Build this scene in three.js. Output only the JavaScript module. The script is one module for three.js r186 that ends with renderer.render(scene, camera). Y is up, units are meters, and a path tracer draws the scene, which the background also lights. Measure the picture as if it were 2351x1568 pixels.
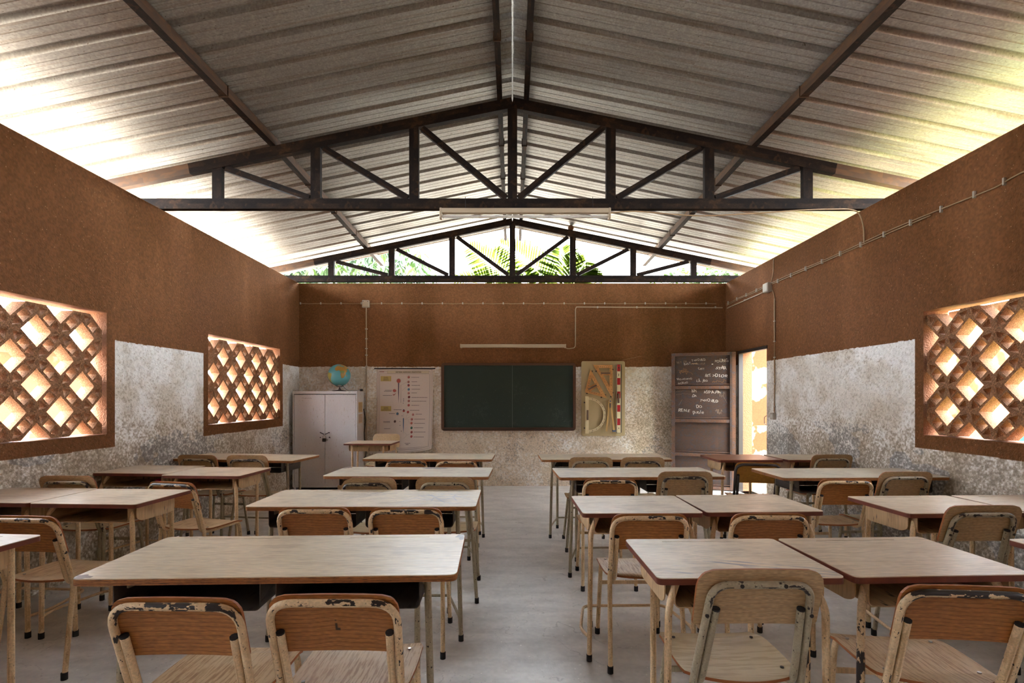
import * as THREE from 'three';
import { RoundedBoxGeometry } from 'three/addons/geometries/RoundedBoxGeometry.js';
import { mergeGeometries } from 'three/addons/utils/BufferGeometryUtils.js';

// ---------------------------------------------------------------- camera, sky, sun, exposure
const scene = new THREE.Scene();
const camera = new THREE.PerspectiveCamera(THREE.MathUtils.radToDeg(2 * Math.atan(784 / 1180)), 2351 / 1568, 0.05, 200);
camera.position.set(0, 1.35, 0);
camera.setViewOffset(2351, 1568, -1, -129, 2351, 1568);
scene.add(camera);
const renderer = new THREE.WebGLRenderer();
renderer.toneMapping = THREE.LinearToneMapping;
renderer.toneMappingExposure = 8.8;
renderer.shadowMap.enabled = true;
scene.background = new THREE.Color().setRGB(4.25, 4.6, 5.0);
const sun = new THREE.DirectionalLight(new THREE.Color().setRGB(1, 0.96, 0.9), 2.6);
sun.name = 'sun';
sun.position.set(-8, 20, 9);
sun.target.position.set(0, 0, 0);
sun.castShadow = true;
sun.shadow.radius = 1;
Object.assign(sun.shadow.camera, { left: -20, right: 20, top: 20, bottom: -20, near: 0.5, far: 60 });
sun.shadow.mapSize.set(2048, 2048);
scene.add(sun, sun.target);

// ---------------------------------------------------------------- helpers
let seed = 7;
const rnd = () => { seed = (seed + 0x6d2b79f5) | 0; let t = Math.imul(seed ^ (seed >>> 15), 1 | seed); t = (t + Math.imul(t ^ (t >>> 7), 61 | t)) ^ t; return ((t ^ (t >>> 14)) >>> 0) / 4294967296; };
const rr = (a, b) => a + (b - a) * rnd();
const hash = (x, y, s) => { let h = Math.imul(x | 0, 374761393) + Math.imul(y | 0, 668265263) + Math.imul(s | 0, 974634777); h = Math.imul(h ^ (h >>> 13), 1274126177); return ((h ^ (h >>> 16)) >>> 0) / 4294967296; };
const vn = (x, y, s = 0) => { const ix = Math.floor(x), iy = Math.floor(y), fx = x - ix, fy = y - iy, u = fx * fx * (3 - 2 * fx), v = fy * fy * (3 - 2 * fy); const a = hash(ix, iy, s), b = hash(ix + 1, iy, s), c = hash(ix, iy + 1, s), d = hash(ix + 1, iy + 1, s); return a + (b - a) * u + (c - a) * v + (a - b - c + d) * u * v; };
const fbm = (x, y, s = 0, o = 4) => { let a = 0, k = 0.5, t = 0; for (let i = 0; i < o; i++) { a += k * vn(x, y, s + i * 17); t += k; x *= 2.03; y *= 2.03; k *= 0.5; } return a / t; };
const sst = (a, b, x) => { const t = Math.min(1, Math.max(0, (x - a) / (b - a))); return t * t * (3 - 2 * t); };
const mix = (a, b, t) => [a[0] + (b[0] - a[0]) * t, a[1] + (b[1] - a[1]) * t, a[2] + (b[2] - a[2]) * t];
function dataTex(w, h, fn, srgb = true) {
  const d = new Uint8Array(w * h * 4);
  for (let y = 0, i = 0; y < h; y++) for (let x = 0; x < w; x++, i += 4) { const c = fn((x + 0.5) / w, (y + 0.5) / h); d[i] = Math.max(0, Math.min(255, c[0])); d[i + 1] = Math.max(0, Math.min(255, c[1])); d[i + 2] = Math.max(0, Math.min(255, c[2])); d[i + 3] = 255; }
  const t = new THREE.DataTexture(d, w, h);
  t.wrapS = t.wrapT = THREE.RepeatWrapping; t.magFilter = THREE.LinearFilter; t.minFilter = THREE.LinearMipmapLinearFilter; t.generateMipmaps = true;
  if (srgb) t.colorSpace = THREE.SRGBColorSpace;
  t.needsUpdate = true;
  return t;
}
const rep = (t, a, b, ox = 0, oy = 0) => { const c = t.clone(); c.repeat.set(a, b); c.offset.set(ox, oy); c.needsUpdate = true; return c; };
function canvasTex(w, h, draw) {
  const c = document.createElement('canvas'); c.width = w; c.height = h; const g = c.getContext('2d'); draw(g, w, h);
  const t = new THREE.CanvasTexture(c); t.colorSpace = THREE.SRGBColorSpace; return t;
}
const std = (o) => new THREE.MeshStandardMaterial(o);
const taken = new Map();
const numbered = (n) => { const k = taken.get(n) ?? 0; taken.set(n, k + 1); return k ? n + '_' + String(k).padStart(3, '0') : n; };
function mesh(name, geo, mat, parent) { const m = new THREE.Mesh(geo, mat); m.name = name; m.castShadow = m.receiveShadow = true; if (parent) parent.add(m); return m; }
function thing(name, label, category, [x, y, z] = [0, 0, 0], turn = 0, group) { const g = new THREE.Group(); g.name = numbered(name); g.position.set(x, y, z); g.rotation.y = turn; g.userData = { label, category }; if (group) g.userData.group = group; scene.add(g); return g; }
function solo(name, geo, mat, label, category, group) { const m = mesh(numbered(name), geo, mat, scene); m.userData = { label, category }; if (group) m.userData.group = group; return m; }
function struct(name, geo, mat) { const m = geo ? mesh(name, geo, mat, scene) : Object.assign(new THREE.Group(), { name }); if (!geo) scene.add(m); m.userData = { kind: 'structure' }; return m; }
const move = (g, x, y, z, rx = 0, ry = 0, rz = 0) => { if (rx) g.rotateX(rx); if (rz) g.rotateZ(rz); if (ry) g.rotateY(ry); g.translate(x, y, z); return g; };
// uv in metres from the axis a face looks along
function metreUV(g, k = 1) {
  const q = g.index ? g.toNonIndexed() : g; if (!q.attributes.normal) q.computeVertexNormals();
  const p = q.attributes.position, n = q.attributes.normal, uv = new Float32Array(p.count * 2);
  for (let i = 0; i < p.count; i++) { const ax = Math.abs(n.getX(i)), ay = Math.abs(n.getY(i)), az = Math.abs(n.getZ(i)); const [a, b] = ay >= ax && ay >= az ? [p.getX(i), p.getZ(i)] : ax >= az ? [p.getZ(i), p.getY(i)] : [p.getX(i), p.getY(i)]; uv[i * 2] = a * k; uv[i * 2 + 1] = b * k; }
  q.setAttribute('uv', new THREE.BufferAttribute(uv, 2)); return q;
}
const box = (w, h, d, x, y, z, ry = 0) => metreUV(move(new THREE.BoxGeometry(w, h, d), x, y, z, 0, ry));
const rbox = (w, h, d, x, y, z, r = 0.004, s = 2) => move(new RoundedBoxGeometry(w, h, d, s, r), x, y, z);
// bar between two points, section w (across) x h (in the vertical plane)
function bar(a, b, w, h) {
  const A = new THREE.Vector3(...a), B = new THREE.Vector3(...b), L = A.distanceTo(B), g = metreUV(new THREE.BoxGeometry(L, h, w));
  const X = B.clone().sub(A).normalize(), Z = new THREE.Vector3(0, 0, 1); if (Math.abs(X.z) > 0.9) Z.set(1, 0, 0);
  const Y = Z.clone().cross(X).normalize(); Z.crossVectors(X, Y);
  g.applyMatrix4(new THREE.Matrix4().makeBasis(X, Y, Z).setPosition(A.clone().add(B).multiplyScalar(0.5)));
  return g;
}
// round tube along a polyline, corners rounded with radius b; uv.x runs 0..1 along, uv.y around
function tube(pts, r, b = 0.05, rad = 8, caps = true, bn = 5) {
  const V = pts.map((p) => new THREE.Vector3(...p)), path = [V[0]];
  for (let i = 1; i < V.length - 1; i++) {
    const p = V[i], d0 = V[i - 1].clone().sub(p), d1 = V[i + 1].clone().sub(p), l = Math.min(b, d0.length() * 0.48, d1.length() * 0.48);
    const s = p.clone().addScaledVector(d0.normalize(), l), e = p.clone().addScaledVector(d1.normalize(), l);
    for (let k = 0; k <= bn; k++) { const t = k / bn; path.push(s.clone().multiplyScalar((1 - t) ** 2).addScaledVector(p, 2 * t * (1 - t)).addScaledVector(e, t * t)); }
  }
  path.push(V[V.length - 1]);
  const pos = [], nor = [], uv = [], idx = []; let len = [0];
  for (let i = 1; i < path.length; i++) len[i] = len[i - 1] + path[i].distanceTo(path[i - 1]);
  let N = null; const T = new THREE.Vector3(), q = new THREE.Quaternion(), pT = new THREE.Vector3();
  path.forEach((p, i) => {
    T.copy(path[Math.min(i + 1, path.length - 1)]).sub(path[Math.max(i - 1, 0)]).normalize();
    if (!N) { N = new THREE.Vector3(0, 0, 1); if (Math.abs(T.z) > 0.9) N.set(0, 1, 0); N.addScaledVector(T, -N.dot(T)).normalize(); } else { N.applyQuaternion(q.setFromUnitVectors(pT, T)); }
    pT.copy(T); const B = T.clone().cross(N);
    for (let k = 0; k <= rad; k++) { const a = (k / rad) * Math.PI * 2, n = N.clone().multiplyScalar(Math.cos(a)).addScaledVector(B, Math.sin(a)); pos.push(p.x + n.x * r, p.y + n.y * r, p.z + n.z * r); nor.push(n.x, n.y, n.z); uv.push(len[i] / len[path.length - 1], k / rad); }
    if (i) for (let k = 0; k < rad; k++) { const a = (i - 1) * (rad + 1) + k, c = a + rad + 1; idx.push(a, a + 1, c, c, a + 1, c + 1); }
  });
  if (caps) for (const e of [0, path.length - 1]) { const s = e ? 1 : -1, o = pos.length / 3, t = e ? path[e].clone().sub(path[e - 1]).normalize() : path[1].clone().sub(path[0]).normalize().negate(); pos.push(...path[e].toArray()); nor.push(...t.toArray()); uv.push(e ? 1 : 0, 0.5); for (let k = 0; k <= rad; k++) { const j = e * (rad + 1) + k; pos.push(pos[j * 3], pos[j * 3 + 1], pos[j * 3 + 2]); nor.push(...t.toArray()); uv.push(e ? 1 : 0, k / rad); } for (let k = 0; k < rad; k++) s > 0 ? idx.push(o, o + 1 + k, o + 2 + k) : idx.push(o, o + 2 + k, o + 1 + k); }
  const g = new THREE.BufferGeometry(); g.setIndex(idx); g.setAttribute('position', new THREE.Float32BufferAttribute(pos, 3)); g.setAttribute('normal', new THREE.Float32BufferAttribute(nor, 3)); g.setAttribute('uv', new THREE.Float32BufferAttribute(uv, 2)); return g;
}
function roundRect(w, d, r, rc = [r, r, r, r]) { const s = new THREE.Shape(), x = w / 2, y = d / 2; s.moveTo(-x + rc[0], -y); s.lineTo(x - rc[1], -y); s.quadraticCurveTo(x, -y, x, -y + rc[1]); s.lineTo(x, y - rc[2]); s.quadraticCurveTo(x, y, x - rc[2], y); s.lineTo(-x + rc[3], y); s.quadraticCurveTo(-x, y, -x, y - rc[3]); s.lineTo(-x, -y + rc[0]); s.quadraticCurveTo(-x, -y, -x + rc[0], -y); return s; }
// flat slab from a shape drawn in plan (shape x = x, shape y = -z), top at y
const slab = (shape, t, y) => { const g = new THREE.ExtrudeGeometry(shape, { depth: t, bevelEnabled: false, curveSegments: 5 }); g.rotateX(-Math.PI / 2); g.translate(0, y - t, 0); return g; };
const plate = (shape, t, bevel = 0) => new THREE.ExtrudeGeometry(shape, { depth: t, bevelEnabled: bevel > 0, bevelSize: bevel, bevelThickness: bevel, bevelSegments: 1, curveSegments: 6 });
const D2R = Math.PI / 180;
const merge = (l) => mergeGeometries(l.map((g) => (g.index ? g.toNonIndexed() : g)));

// ---------------------------------------------------------------- surfaces
const HW = 3.265, ZB = 7.863, WT = 3.1, TH = 0.2, ZF = -1.2;   // half width, far wall, wall top, wall thickness, wall behind (depths; z = -depth)
const BAND = 1.822;
const BROWN = [113, 74, 43], WHITE = [240, 239, 236];
const grain = dataTex(512, 512, (u, v) => { const k = 255 * (0.55 * vn(u * 128, v * 128, 3) + 0.25 * vn(u * 230, v * 230, 5) + 0.2 * fbm(u * 8, v * 8, 9)); return [k, k, k]; }, false);
const grainFine = rep(grain, 1 / 0.9, 1 / 0.9);
// paint map of a wall: x in metres from x0 to x0 + W
function wallPaint(x0, W, s, openings, dirtLow, pxm = 190, stain = 0) {
  const w = Math.min(2048, Math.round(W * pxm)), h = Math.round((w / W) * WT);
  return dataTex(w, h, (u, v) => {
    const x = x0 + u * W, y = v * WT, rough = hash(x * 420, y * 420, s), n1 = fbm(x * 0.9, y * 0.9, s + 2), n2 = fbm(x * 5, y * 5, s + 4), nf = vn(x * 70, y * 70, s + 6);
    const edge = BAND + 0.012 * (fbm(x * 2.2, 3, s) - 0.5) + 0.006 * (vn(x * 30, 1, s) - 0.5);
    let brown = y > edge;
    for (const [a, b, c, d] of openings) { const e = 0.085 + 0.008 * (fbm(x * 6, y * 6, s) - 0.5), eb = 0.11 + 0.012 * (fbm(x * 5, 8, s) - 0.5); if (x > a - e && x < b + e && y > c - eb && y < d + 0.3) brown = true; }
    if (brown) { let c = mix(BROWN, [132, 89, 56], sst(0.35, 0.75, fbm(x * 2.2, y * 0.8, s + 11))); c = mix(c, [114, 75, 48], 0.5 * sst(0.55, 0.8, n1)); const k = 0.9 + 0.2 * nf; if (rough > 0.9975) return [188, 150, 116]; return [c[0] * k, c[1] * k, c[2] * k]; }
    let c = mix(WHITE, [216, 208, 196], sst(0.4, 0.75, n2));
    c = mix(c, [186, 166, 140], 0.28 * sst(0.5, 0.75, fbm(x * 1.5, y * 1.5, s + 21)));
    if (stain) c = mix(c, [200, 177, 146], stain * sst(0.2, 0.72, fbm(x * 3, y * 3, s + 51) * 0.6 + 0.4 * vn(x * 50, y * 50, s + 53) + (y < 0.95 ? 0.1 : -0.04)));
    // grime: separate specks, thicker low on the wall where hands, chairs and splashes reach it
    const amount = dirtLow(x, y) * 0.72 + 0.3 * (n1 - 0.5) + 0.3 * (n2 - 0.5) + 0.04;
    const speck = 0.5 * nf + 0.3 * vn(x * 140, y * 140, s + 8) + 0.2 * rough;
    { const dark = fbm(x * 1.8, y * 2.6, s + 31) > 0.56 && y < 1.1; c = mix(c, dark ? [112, 108, 104] : [150, 131, 105], 0.62 * sst(amount + 0.28, amount - 0.16, speck)); c = mix(c, [108, 99, 87], 0.3 * sst(amount - 0.08, amount - 0.34, speck)); }
    if (rough > 0.9985) c = [150, 110, 80];
    const k = 0.95 + 0.1 * nf; return [c[0] * k, c[1] * k, c[2] * k];
  });
}
const paintMat = (t, x0, W) => new THREE.MeshPhysicalMaterial({ specularIntensity: 0.35, map: rep(t, 1 / W, 1 / WT, -x0 / W, 0), bumpMap: grainFine, bumpScale: 0.006, roughness: 0.92 });
const brownSide = std({ color: new THREE.Color(0x8c5e40), bumpMap: grainFine, bumpScale: 0.006, roughness: 0.95 });
// wall drawn as a shape in (along, height), extruded outwards
function wallShape(x0, x1, holes) { const s = new THREE.Shape(); s.moveTo(x0, 0); s.lineTo(x1, 0); s.lineTo(x1, WT); s.lineTo(x0, WT); s.closePath(); for (const [a, b, c, d] of holes) { const p = new THREE.Path(); p.moveTo(a, c); p.lineTo(a, d); p.lineTo(b, d); p.lineTo(b, c); p.closePath(); s.holes.push(p); } return s; }
const WIN = [1.055, 2.035];
const winL1 = [2.43, 4.136, ...WIN], winL2 = [5.516, 7.222, ...WIN], winL0 = [-0.66, 1.05, ...WIN], winR1 = [2.377, 4.083, ...WIN], winR0 = [-0.71, 1.0, ...WIN], doorR = [6.6, 7.43, 0.0, 2.02];
const lowDirt = (k) => (x, y) => 0.12 + 0.62 * sst(1.35, 0.75, y) * k;
// side walls: along = depth
const x0 = ZF, WL = ZB - ZF;
{ // left
  const t = wallPaint(x0, WL, 40, [winL0, winL1, winL2], (x, y) => 0.1 + 0.6 * sst(1.3, 0.8, y) * (x < 5.5 ? 1 : 0.7));
  const g = new THREE.ExtrudeGeometry(wallShape(x0, ZB + TH, [winL0, winL1, winL2]), { depth: TH, bevelEnabled: false });
  g.rotateY(Math.PI / 2); g.translate(-HW - TH, 0, 0);   // shape x -> -z
  struct('wall_left', g, [paintMat(t, x0, WL), brownSide]);
}
{ // right
  const t = wallPaint(x0, WL, 80, [winR0, winR1], (x, y) => 0.14 + 0.66 * sst(1.35, 0.75, y));
  const g = new THREE.ExtrudeGeometry(wallShape(x0, ZB + TH, [winR0, winR1, doorR]), { depth: TH, bevelEnabled: false });
  g.rotateY(Math.PI / 2); g.translate(HW, 0, 0);
  struct('wall_right', g, [paintMat(t, x0, WL), brownSide]);
}
{ // far wall with the board
  const t = wallPaint(-HW, 2 * HW, 120, [], (x, y) => 0.06 + 0.14 * sst(1.3, 0.5, y) + 0.5 * sst(0.75, 0.1, Math.hypot(x - 2.15, (y - 1.0) * 0.8)), 220, 0.7);
  const g = new THREE.ExtrudeGeometry(wallShape(-HW, HW, []), { depth: TH, bevelEnabled: false });
  g.translate(0, 0, -ZB - TH);
  struct('wall_back', g, [paintMat(t, -HW, 2 * HW), brownSide]);
}
{ // wall behind
  const t = wallPaint(-HW, 2 * HW, 160, [], lowDirt(1), 90);
  const g = new THREE.ExtrudeGeometry(wallShape(-HW, HW, []), { depth: TH, bevelEnabled: false });
  g.translate(0, 0, -ZF);
  struct('wall_front', g, [paintMat(t, -HW, 2 * HW), brownSide]);
}
{ // gable wall behind, closed up to the roof
  const s = new THREE.Shape(); s.moveTo(-HW - TH, WT); s.lineTo(HW + TH, WT); s.lineTo(HW + TH, 3.42); s.lineTo(0, 4.14); s.lineTo(-HW - TH, 3.42); s.closePath();
  const g = new THREE.ExtrudeGeometry(s, { depth: TH, bevelEnabled: false }); g.translate(0, 0, -ZF); struct('wall_gable', g, brownSide);
}
// floor: worn trowelled cement
{
  const F = 8.2;
  const ft = dataTex(1536, 1536, (u, v) => {
    const x = u * F, y = v * F, a = fbm(x * 0.8, y * 0.8, 301), b = fbm(x * 4 + 2 * fbm(x, y, 8), y * 14, 311), c = vn(x * 60, y * 60, 321);
    let k = 208 + 40 * (a - 0.5) + 40 * (b - 0.5) + 12 * (c - 0.5);
    const w = fbm(x * 3.2, y * 3.2, 331, 3), cr = Math.abs(fbm(x * 2.6 + 1.5 * w, y * 2.6 + 1.5 * w, 341, 3) - 0.5), c2 = Math.abs(fbm(x * 6 + w, y * 6 - w, 351, 2) - 0.5);
    if (cr < 0.0016 || (c2 < 0.0016 && a > 0.5)) k *= 0.86; k += 22 * (fbm(x * 9, y * 9, 381, 3) - 0.5);
    if (hash(x * 180, y * 180, 5) > 0.9992) k += 50;
    return [k * 1.0, k * 0.98, k * 0.955];
  });
  const fr = dataTex(512, 512, (u, v) => { const k = 140 + 90 * fbm(u * 14, v * 30, 371) ; return [k, k, k]; }, false);
  struct('floor', box(2 * HW + 2 * TH, 0.3, WL + 2 * TH, 0, -0.15, -(ZB + ZF) / 2), std({ map: rep(ft, 1 / F, 1 / F, 0.5, 0), roughness: 0.58, roughnessMap: rep(fr, 1 / 3, 1 / 3), bumpMap: grainFine, bumpScale: 0.0006 }));
}

// ---------------------------------------------------------------- lattice windows
const clayTex = dataTex(256, 256, (u, v) => { const k = 0.84 + 0.32 * vn(u * 60, v * 60, 401) * (0.7 + 0.6 * fbm(u * 9, v * 9, 403)); const p = vn(u * 110, v * 110, 405) > 0.88 ? 0.7 : 1; return [156 * k * p, 114 * k * p, 80 * k * p]; });
const clayMats = [[1, 1, 1], [0.93, 0.92, 0.92], [1, 0.96, 0.92]].map((c) => std({ map: rep(clayTex, 2.4, 2.4), color: new THREE.Color().setRGB(...c), bumpMap: rep(grain, 2.5, 2.5), bumpScale: 0.008, roughness: 0.96 }));
const PER = 0.376, CELL = PER / Math.SQRT2, BT = 0.105, LD = 0.1;
function latticeBrick(v) {
  const h = CELL / 2 + 0.0004, t = BT / 2, s = new THREE.Shape(); const j = () => (hash(v * 31 + jn++, 5, 77) - 0.5) * 0.008; let jn = 0;
  s.moveTo(-h, 0); s.lineTo(-h + t, t); s.lineTo(h - t, t); s.lineTo(h, 0); s.lineTo(h - t, -t); s.lineTo(-h + t, -t); s.closePath();
  const poly = (p) => { const q = new THREE.Path(); p.forEach(([x, y], i) => (i ? q.lineTo(x + j(), y + j()) : q.moveTo(x + j(), y + j()))); q.closePath(); s.holes.push(q); };
  poly([[-0.035, -0.034], [0.035, -0.034], [0.035, 0.034], [-0.035, 0.034]]);
  poly([[0.05, -0.04], [0.112, 0.0], [0.05, 0.04]].map(([x, y]) => [x, y * 0.92]));
  poly([[-0.05, 0.04], [-0.112, 0.0], [-0.05, -0.04]].map(([x, y]) => [x, y * 0.92]));
  const g = new THREE.ExtrudeGeometry(s, { depth: LD, bevelEnabled: false }); g.translate(0, 0, -LD / 2); return g;
}
const brickGeo = [0, 1, 2, 3].flatMap((v) => [1, -1].map((d) => { const g = latticeBrick(v * 2 + d); g.rotateZ((d * Math.PI) / 4); g.rotateY(Math.PI / 2); return g; }));
let windowNo = 0;
function lattice(side, win, aCol, label) {   // aCol: depth of one column whose holes centre on WIN[0] + k * PER
  const w = struct('window_' + ++windowNo); const X = side * (HW + 0.022 + LD / 2); let k = 0;
  const [a, b, c, d] = win, n0 = Math.ceil((a - aCol) / (PER / 2)) - 1, n1 = Math.floor((b - aCol) / (PER / 2)) + 1;
  for (let n = n0; n <= n1; n++) for (let m = -1; m <= 7; m++) {   // brick centres lie midway between neighbouring holes
    const z = aCol + (n + 0.5) * (PER / 2), y = 1.062 + (m + 0.5) * (PER / 2);
    if (z < a - 0.06 || z > b + 0.06 || y < c - 0.06 || y > d + 0.06) continue;
    // holes centre at (n + m even); bricks run perpendicular to the line joining the two holes
    const even = ((n + m) % 2 + 2) % 2 === 0;
    const e = mesh('brick', brickGeo[(((k * 7 + n) % 4 + 4) % 4) * 2 + (even ? 0 : 1)], clayMats[(k * 5 + m * 3 + 9) % 3], w); k++;
    e.position.set(X, y, -z);
  }
  w.userData.label = label; return w;
}
lattice(-1, winL1, 4.115, 'open brick lattice with diamond holes set in the brown wall');
lattice(-1, winL2, 7.16, 'open brick lattice between the white wall panel and the steel cabinet');
lattice(1, winR1, 3.887, 'open brick lattice in the wall with the door');
lattice(-1, winL0, 1.03, 'open brick lattice behind');
lattice(1, winR0, 0.8, 'open brick lattice behind');

// ---------------------------------------------------------------- trusses, purlins, roof
const steelTex = dataTex(512, 256, (u, v) => { const n = fbm(u * 6, v * 6, 501), r = fbm(u * 22, v * 10, 503); let c = mix([27, 20, 17], [46, 33, 24], sst(0.4, 0.7, n)); if (r > 0.66) c = mix(c, [86, 58, 34], 0.4 * sst(0.66, 0.76, r)); const k = 0.85 + 0.3 * vn(u * 120, v * 120, 505); return [c[0] * k, c[1] * k, c[2] * k]; });
const rustTex = dataTex(512, 256, (u, v) => { const n = fbm(u * 9, v * 9, 511), r = fbm(u * 30, v * 14, 513); let c = mix([92, 62, 34], [76, 52, 32], sst(0.4, 0.65, n)); if (r > 0.54) c = mix(c, [70, 54, 40], 0.4 * sst(0.54, 0.66, r)); return c; });
const steel = new THREE.MeshPhysicalMaterial({ map: rep(steelTex, 0.8, 1.6), roughness: 0.8, specularIntensity: 0.35 }), rusty = std({ map: rep(rustTex, 0.9, 1.8), roughness: 0.7 });
const SL = 0.204;
const apexAt = (Z) => { const P = [[-3, 4.075], [1.8, 4.075], [4.79, 4.135], [7.79, 4.063], [9.5, 4.03]]; for (let i = 1; i < P.length; i++) if (Z <= P[i][0]) { const t = (Z - P[i - 1][0]) / (P[i][0] - P[i - 1][0]); return P[i - 1][1] + (P[i][1] - P[i - 1][1]) * t; } return 4.03; };
const chordTop = (x, Z) => apexAt(Z) - SL * Math.abs(x);
const PH = 0.078;
function truss(Z, label) {
  const t = thing('roof_truss', label, 'roof truss', [0, 3.1, -Z]), A = apexAt(Z) - 3.1, CH = 0.096, xe = 3.85;
  mesh('bottom_chord', bar([-3.46, CH / 2, 0], [3.46, CH / 2, 0], 0.06, CH), steel, t);
  for (const s of [-1, 1]) { const m = CH / 2 * 1.0205; mesh('top_chord', bar([0, A - m, 0], [s * 3.0, A - m - SL * 3.0, 0], 0.06, CH), steel, t); mesh('top_chord', bar([s * 3.0, A - m - SL * 3.0, 0], [s * xe, A - m - SL * xe, 0], 0.06, CH), rusty, t).userData.label = 'rusted end of the sloping chord'; }
  const step = 0.914;
  for (let i = -3; i <= 3; i++) { const x = i * step, top = A - CH - SL * Math.abs(x); mesh('post', bar([x, CH - 0.002, 0], [x, top + 0.01, 0], 0.05, 0.088), steel, t); }
  for (const s of [-1, 1]) for (let i = 1; i <= 3; i++) { const xo = s * (i * step - 0.075), xi = s * ((i - 1) * step + 0.06), top = A - CH - SL * Math.abs(xo) - 0.012; mesh('brace', bar([xo, top, 0], [xi, CH + 0.012, 0], 0.04, 0.054), steel, t); }
  return t;
}
const truss1 = truss(4.79, 'dark steel roof truss carrying the hanging fluorescent lamp');
const truss2 = truss(7.79, 'dark steel roof truss just above the board wall, trees seen through it');
for (const [X, lab, mt] of [[-2.22, 'long steel purlin under the roof sheets on the cabinet side', rusty], [2.24, 'long steel purlin under the roof sheets on the door side', rusty], [-0.118, 'dark ridge purlin on the cabinet side of the ridge', steel], [0.13, 'dark ridge purlin on the door side of the ridge', steel]]) {
  const p = thing('roof_purlin', lab, 'purlin', [X, 3.5, 0]), st = [-2.1, 1.8, 4.79, 7.79, 8.75], thin = Math.abs(X) < 1 ? 0.045 : 0.062;
  const y = (Z) => chordTop(X, Z) - 3.5 + PH / 2 + 0.001;
  for (let i = 1; i < st.length; i++) mesh('beam', bar([0, y(st[i - 1]), -st[i - 1]], [0, y(st[i]), -st[i]], thin, PH), mt === rusty ? [rusty, rusty, rusty, steel, rusty, rusty] : mt, p);
  for (const Z of [2.95, 3.95, 5.6, 6.4, 7.2]) { const h = PH / 2 + 0.004, w = thin / 2 + 0.004; mesh('wire_tie', tube([[-w, y(Z) + h, -Z], [-w, y(Z) - h, -Z], [w, y(Z) - h, -Z], [w, y(Z) + h, -Z]], 0.004, 0.005, 5, false, 2), rusty, p); }
}
// roof sheets, each about a metre wide, ribs up
const roofTex = dataTex(1024, 512, (u, v) => {
  const a = fbm(u * 5, v * 5, 601), b = fbm(u * 3, v * 60, 603), c = vn(u * 240, v * 120, 605), d = vn(u * 110, v * 55, 609);
  let k = mix([148, 145, 139], [162, 158, 151], a); k = mix(k, [134, 121, 106], 0.5 * sst(0.52, 0.72, b)); const m = 0.92 + 0.16 * c * (0.6 + 0.8 * d);
  if (vn(u * 300, v * 170, 607) > 0.955) return [84, 70, 56];
  return [k[0] * m, k[1] * m, k[2] * m];
});
const sheetMats = [0, 0.37].map((o) => std({ map: rep(roofTex, 0.45, 0.9, o, o), roughness: 0.46, metalness: 0.36, side: THREE.DoubleSide }));
const PITCH = 0.268;
const prof = [[0, 0], [0.052, 0], [0.056, 0.004], [0.06, 0], [0.122, 0], [0.126, 0.004], [0.13, 0], [0.186, 0], [0.202, 0.034], [0.242, 0.034], [0.258, 0], [PITCH, 0]];
const EAVE = 3.95;
const ceiling = struct('ceiling');
{
  let n = 0;
  for (let Z = -2.3; Z < 8.3; Z += PITCH * 4) for (const s of [-1, 1]) {
    const pos = [], uv = [], idx = [], lift = (n % 2) * 0.0016, xs = [0.006, 1.2, 2.4, 3.3, EAVE]; let rows = 0, L = 0, pv = null;
    for (let r = 0; r < 4; r++) for (let i = r ? 1 : 0; i < prof.length; i++) {
      const z = Z + r * PITCH + prof[i][0], h = prof[i][1]; L += pv ? Math.hypot(z - pv[0], h - pv[1]) : 0; pv = [z, h];
      for (const x of xs) { pos.push(s * x, chordTop(x, z) + PH + 0.004 + lift + h, -z); uv.push(x, L + n * 0.3); }
      if (rows) for (let j = 0; j < xs.length - 1; j++) { const a = (rows - 1) * xs.length + j, b = a + xs.length; s > 0 ? idx.push(a, b, a + 1, b, b + 1, a + 1) : idx.push(a, a + 1, b, b, a + 1, b + 1); }
      rows++;
    }
    let g = new THREE.BufferGeometry(); g.setAttribute('position', new THREE.Float32BufferAttribute(pos, 3)); g.setAttribute('uv', new THREE.Float32BufferAttribute(uv, 2)); g.setIndex(idx); g = g.toNonIndexed(); g.computeVertexNormals();
    mesh('roof_sheet', g, sheetMats[n++ % 2], ceiling);
  }
  mesh('ridge_cap', merge([bar([-0.16, 0, 0], [0, 0.036, 0], 10.9, 0.002), bar([0, 0.036, 0], [0.16, 0, 0], 10.9, 0.002)]).translate(0, 4.23, -3.05), sheetMats[0], ceiling);
}

// ---------------------------------------------------------------- desks
const woodTop = (s, base, dark, marks) => dataTex(768, 384, (u, v) => {
  const x = u * 1.4, y = v * 0.7, a = fbm(x * 9, y * 90, s), b = fbm(x * 3, y * 3, s + 3), c = vn(x * 40, y * 300, s + 5), w = fbm(x * 5, y * 5, s + 9);
  let k = mix(base, dark, 0.4 * sst(0.45, 0.72, a)); k = mix(k, [base[0] * 1.07, base[1] * 1.07, base[2] * 1.07], sst(0.5, 0.8, b)); k = mix(k, [130, 114, 98], 0.18 * sst(0.56, 0.7, w) * (a > 0.48 ? 1 : 0.4));
  const sc = vn(x * 9 + y * 160, y * 7 - x * 3, s + 13); if (sc > 0.965) k = mix(k, [120, 106, 96], 0.35);
  if (marks) { const m = fbm(x * 4, y * 9, s + 21), st = vn(x * 24 + y * 66, y * 12 - x * 2, s + 23); if (m > 0.58 && st > 0.72) k = mix(k, [78, 86, 130], 0.4 * sst(0.58, 0.7, m)); }
  const q = 0.94 + 0.12 * c; return [k[0] * q, k[1] * q, k[2] * q];
});
const glossTex = dataTex(256, 256, (u, v) => { const k = 150 + 70 * fbm(u * 10, v * 10, 701) + 25 * vn(u * 90, v * 90, 703); return [k, k, k]; }, false);
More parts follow.
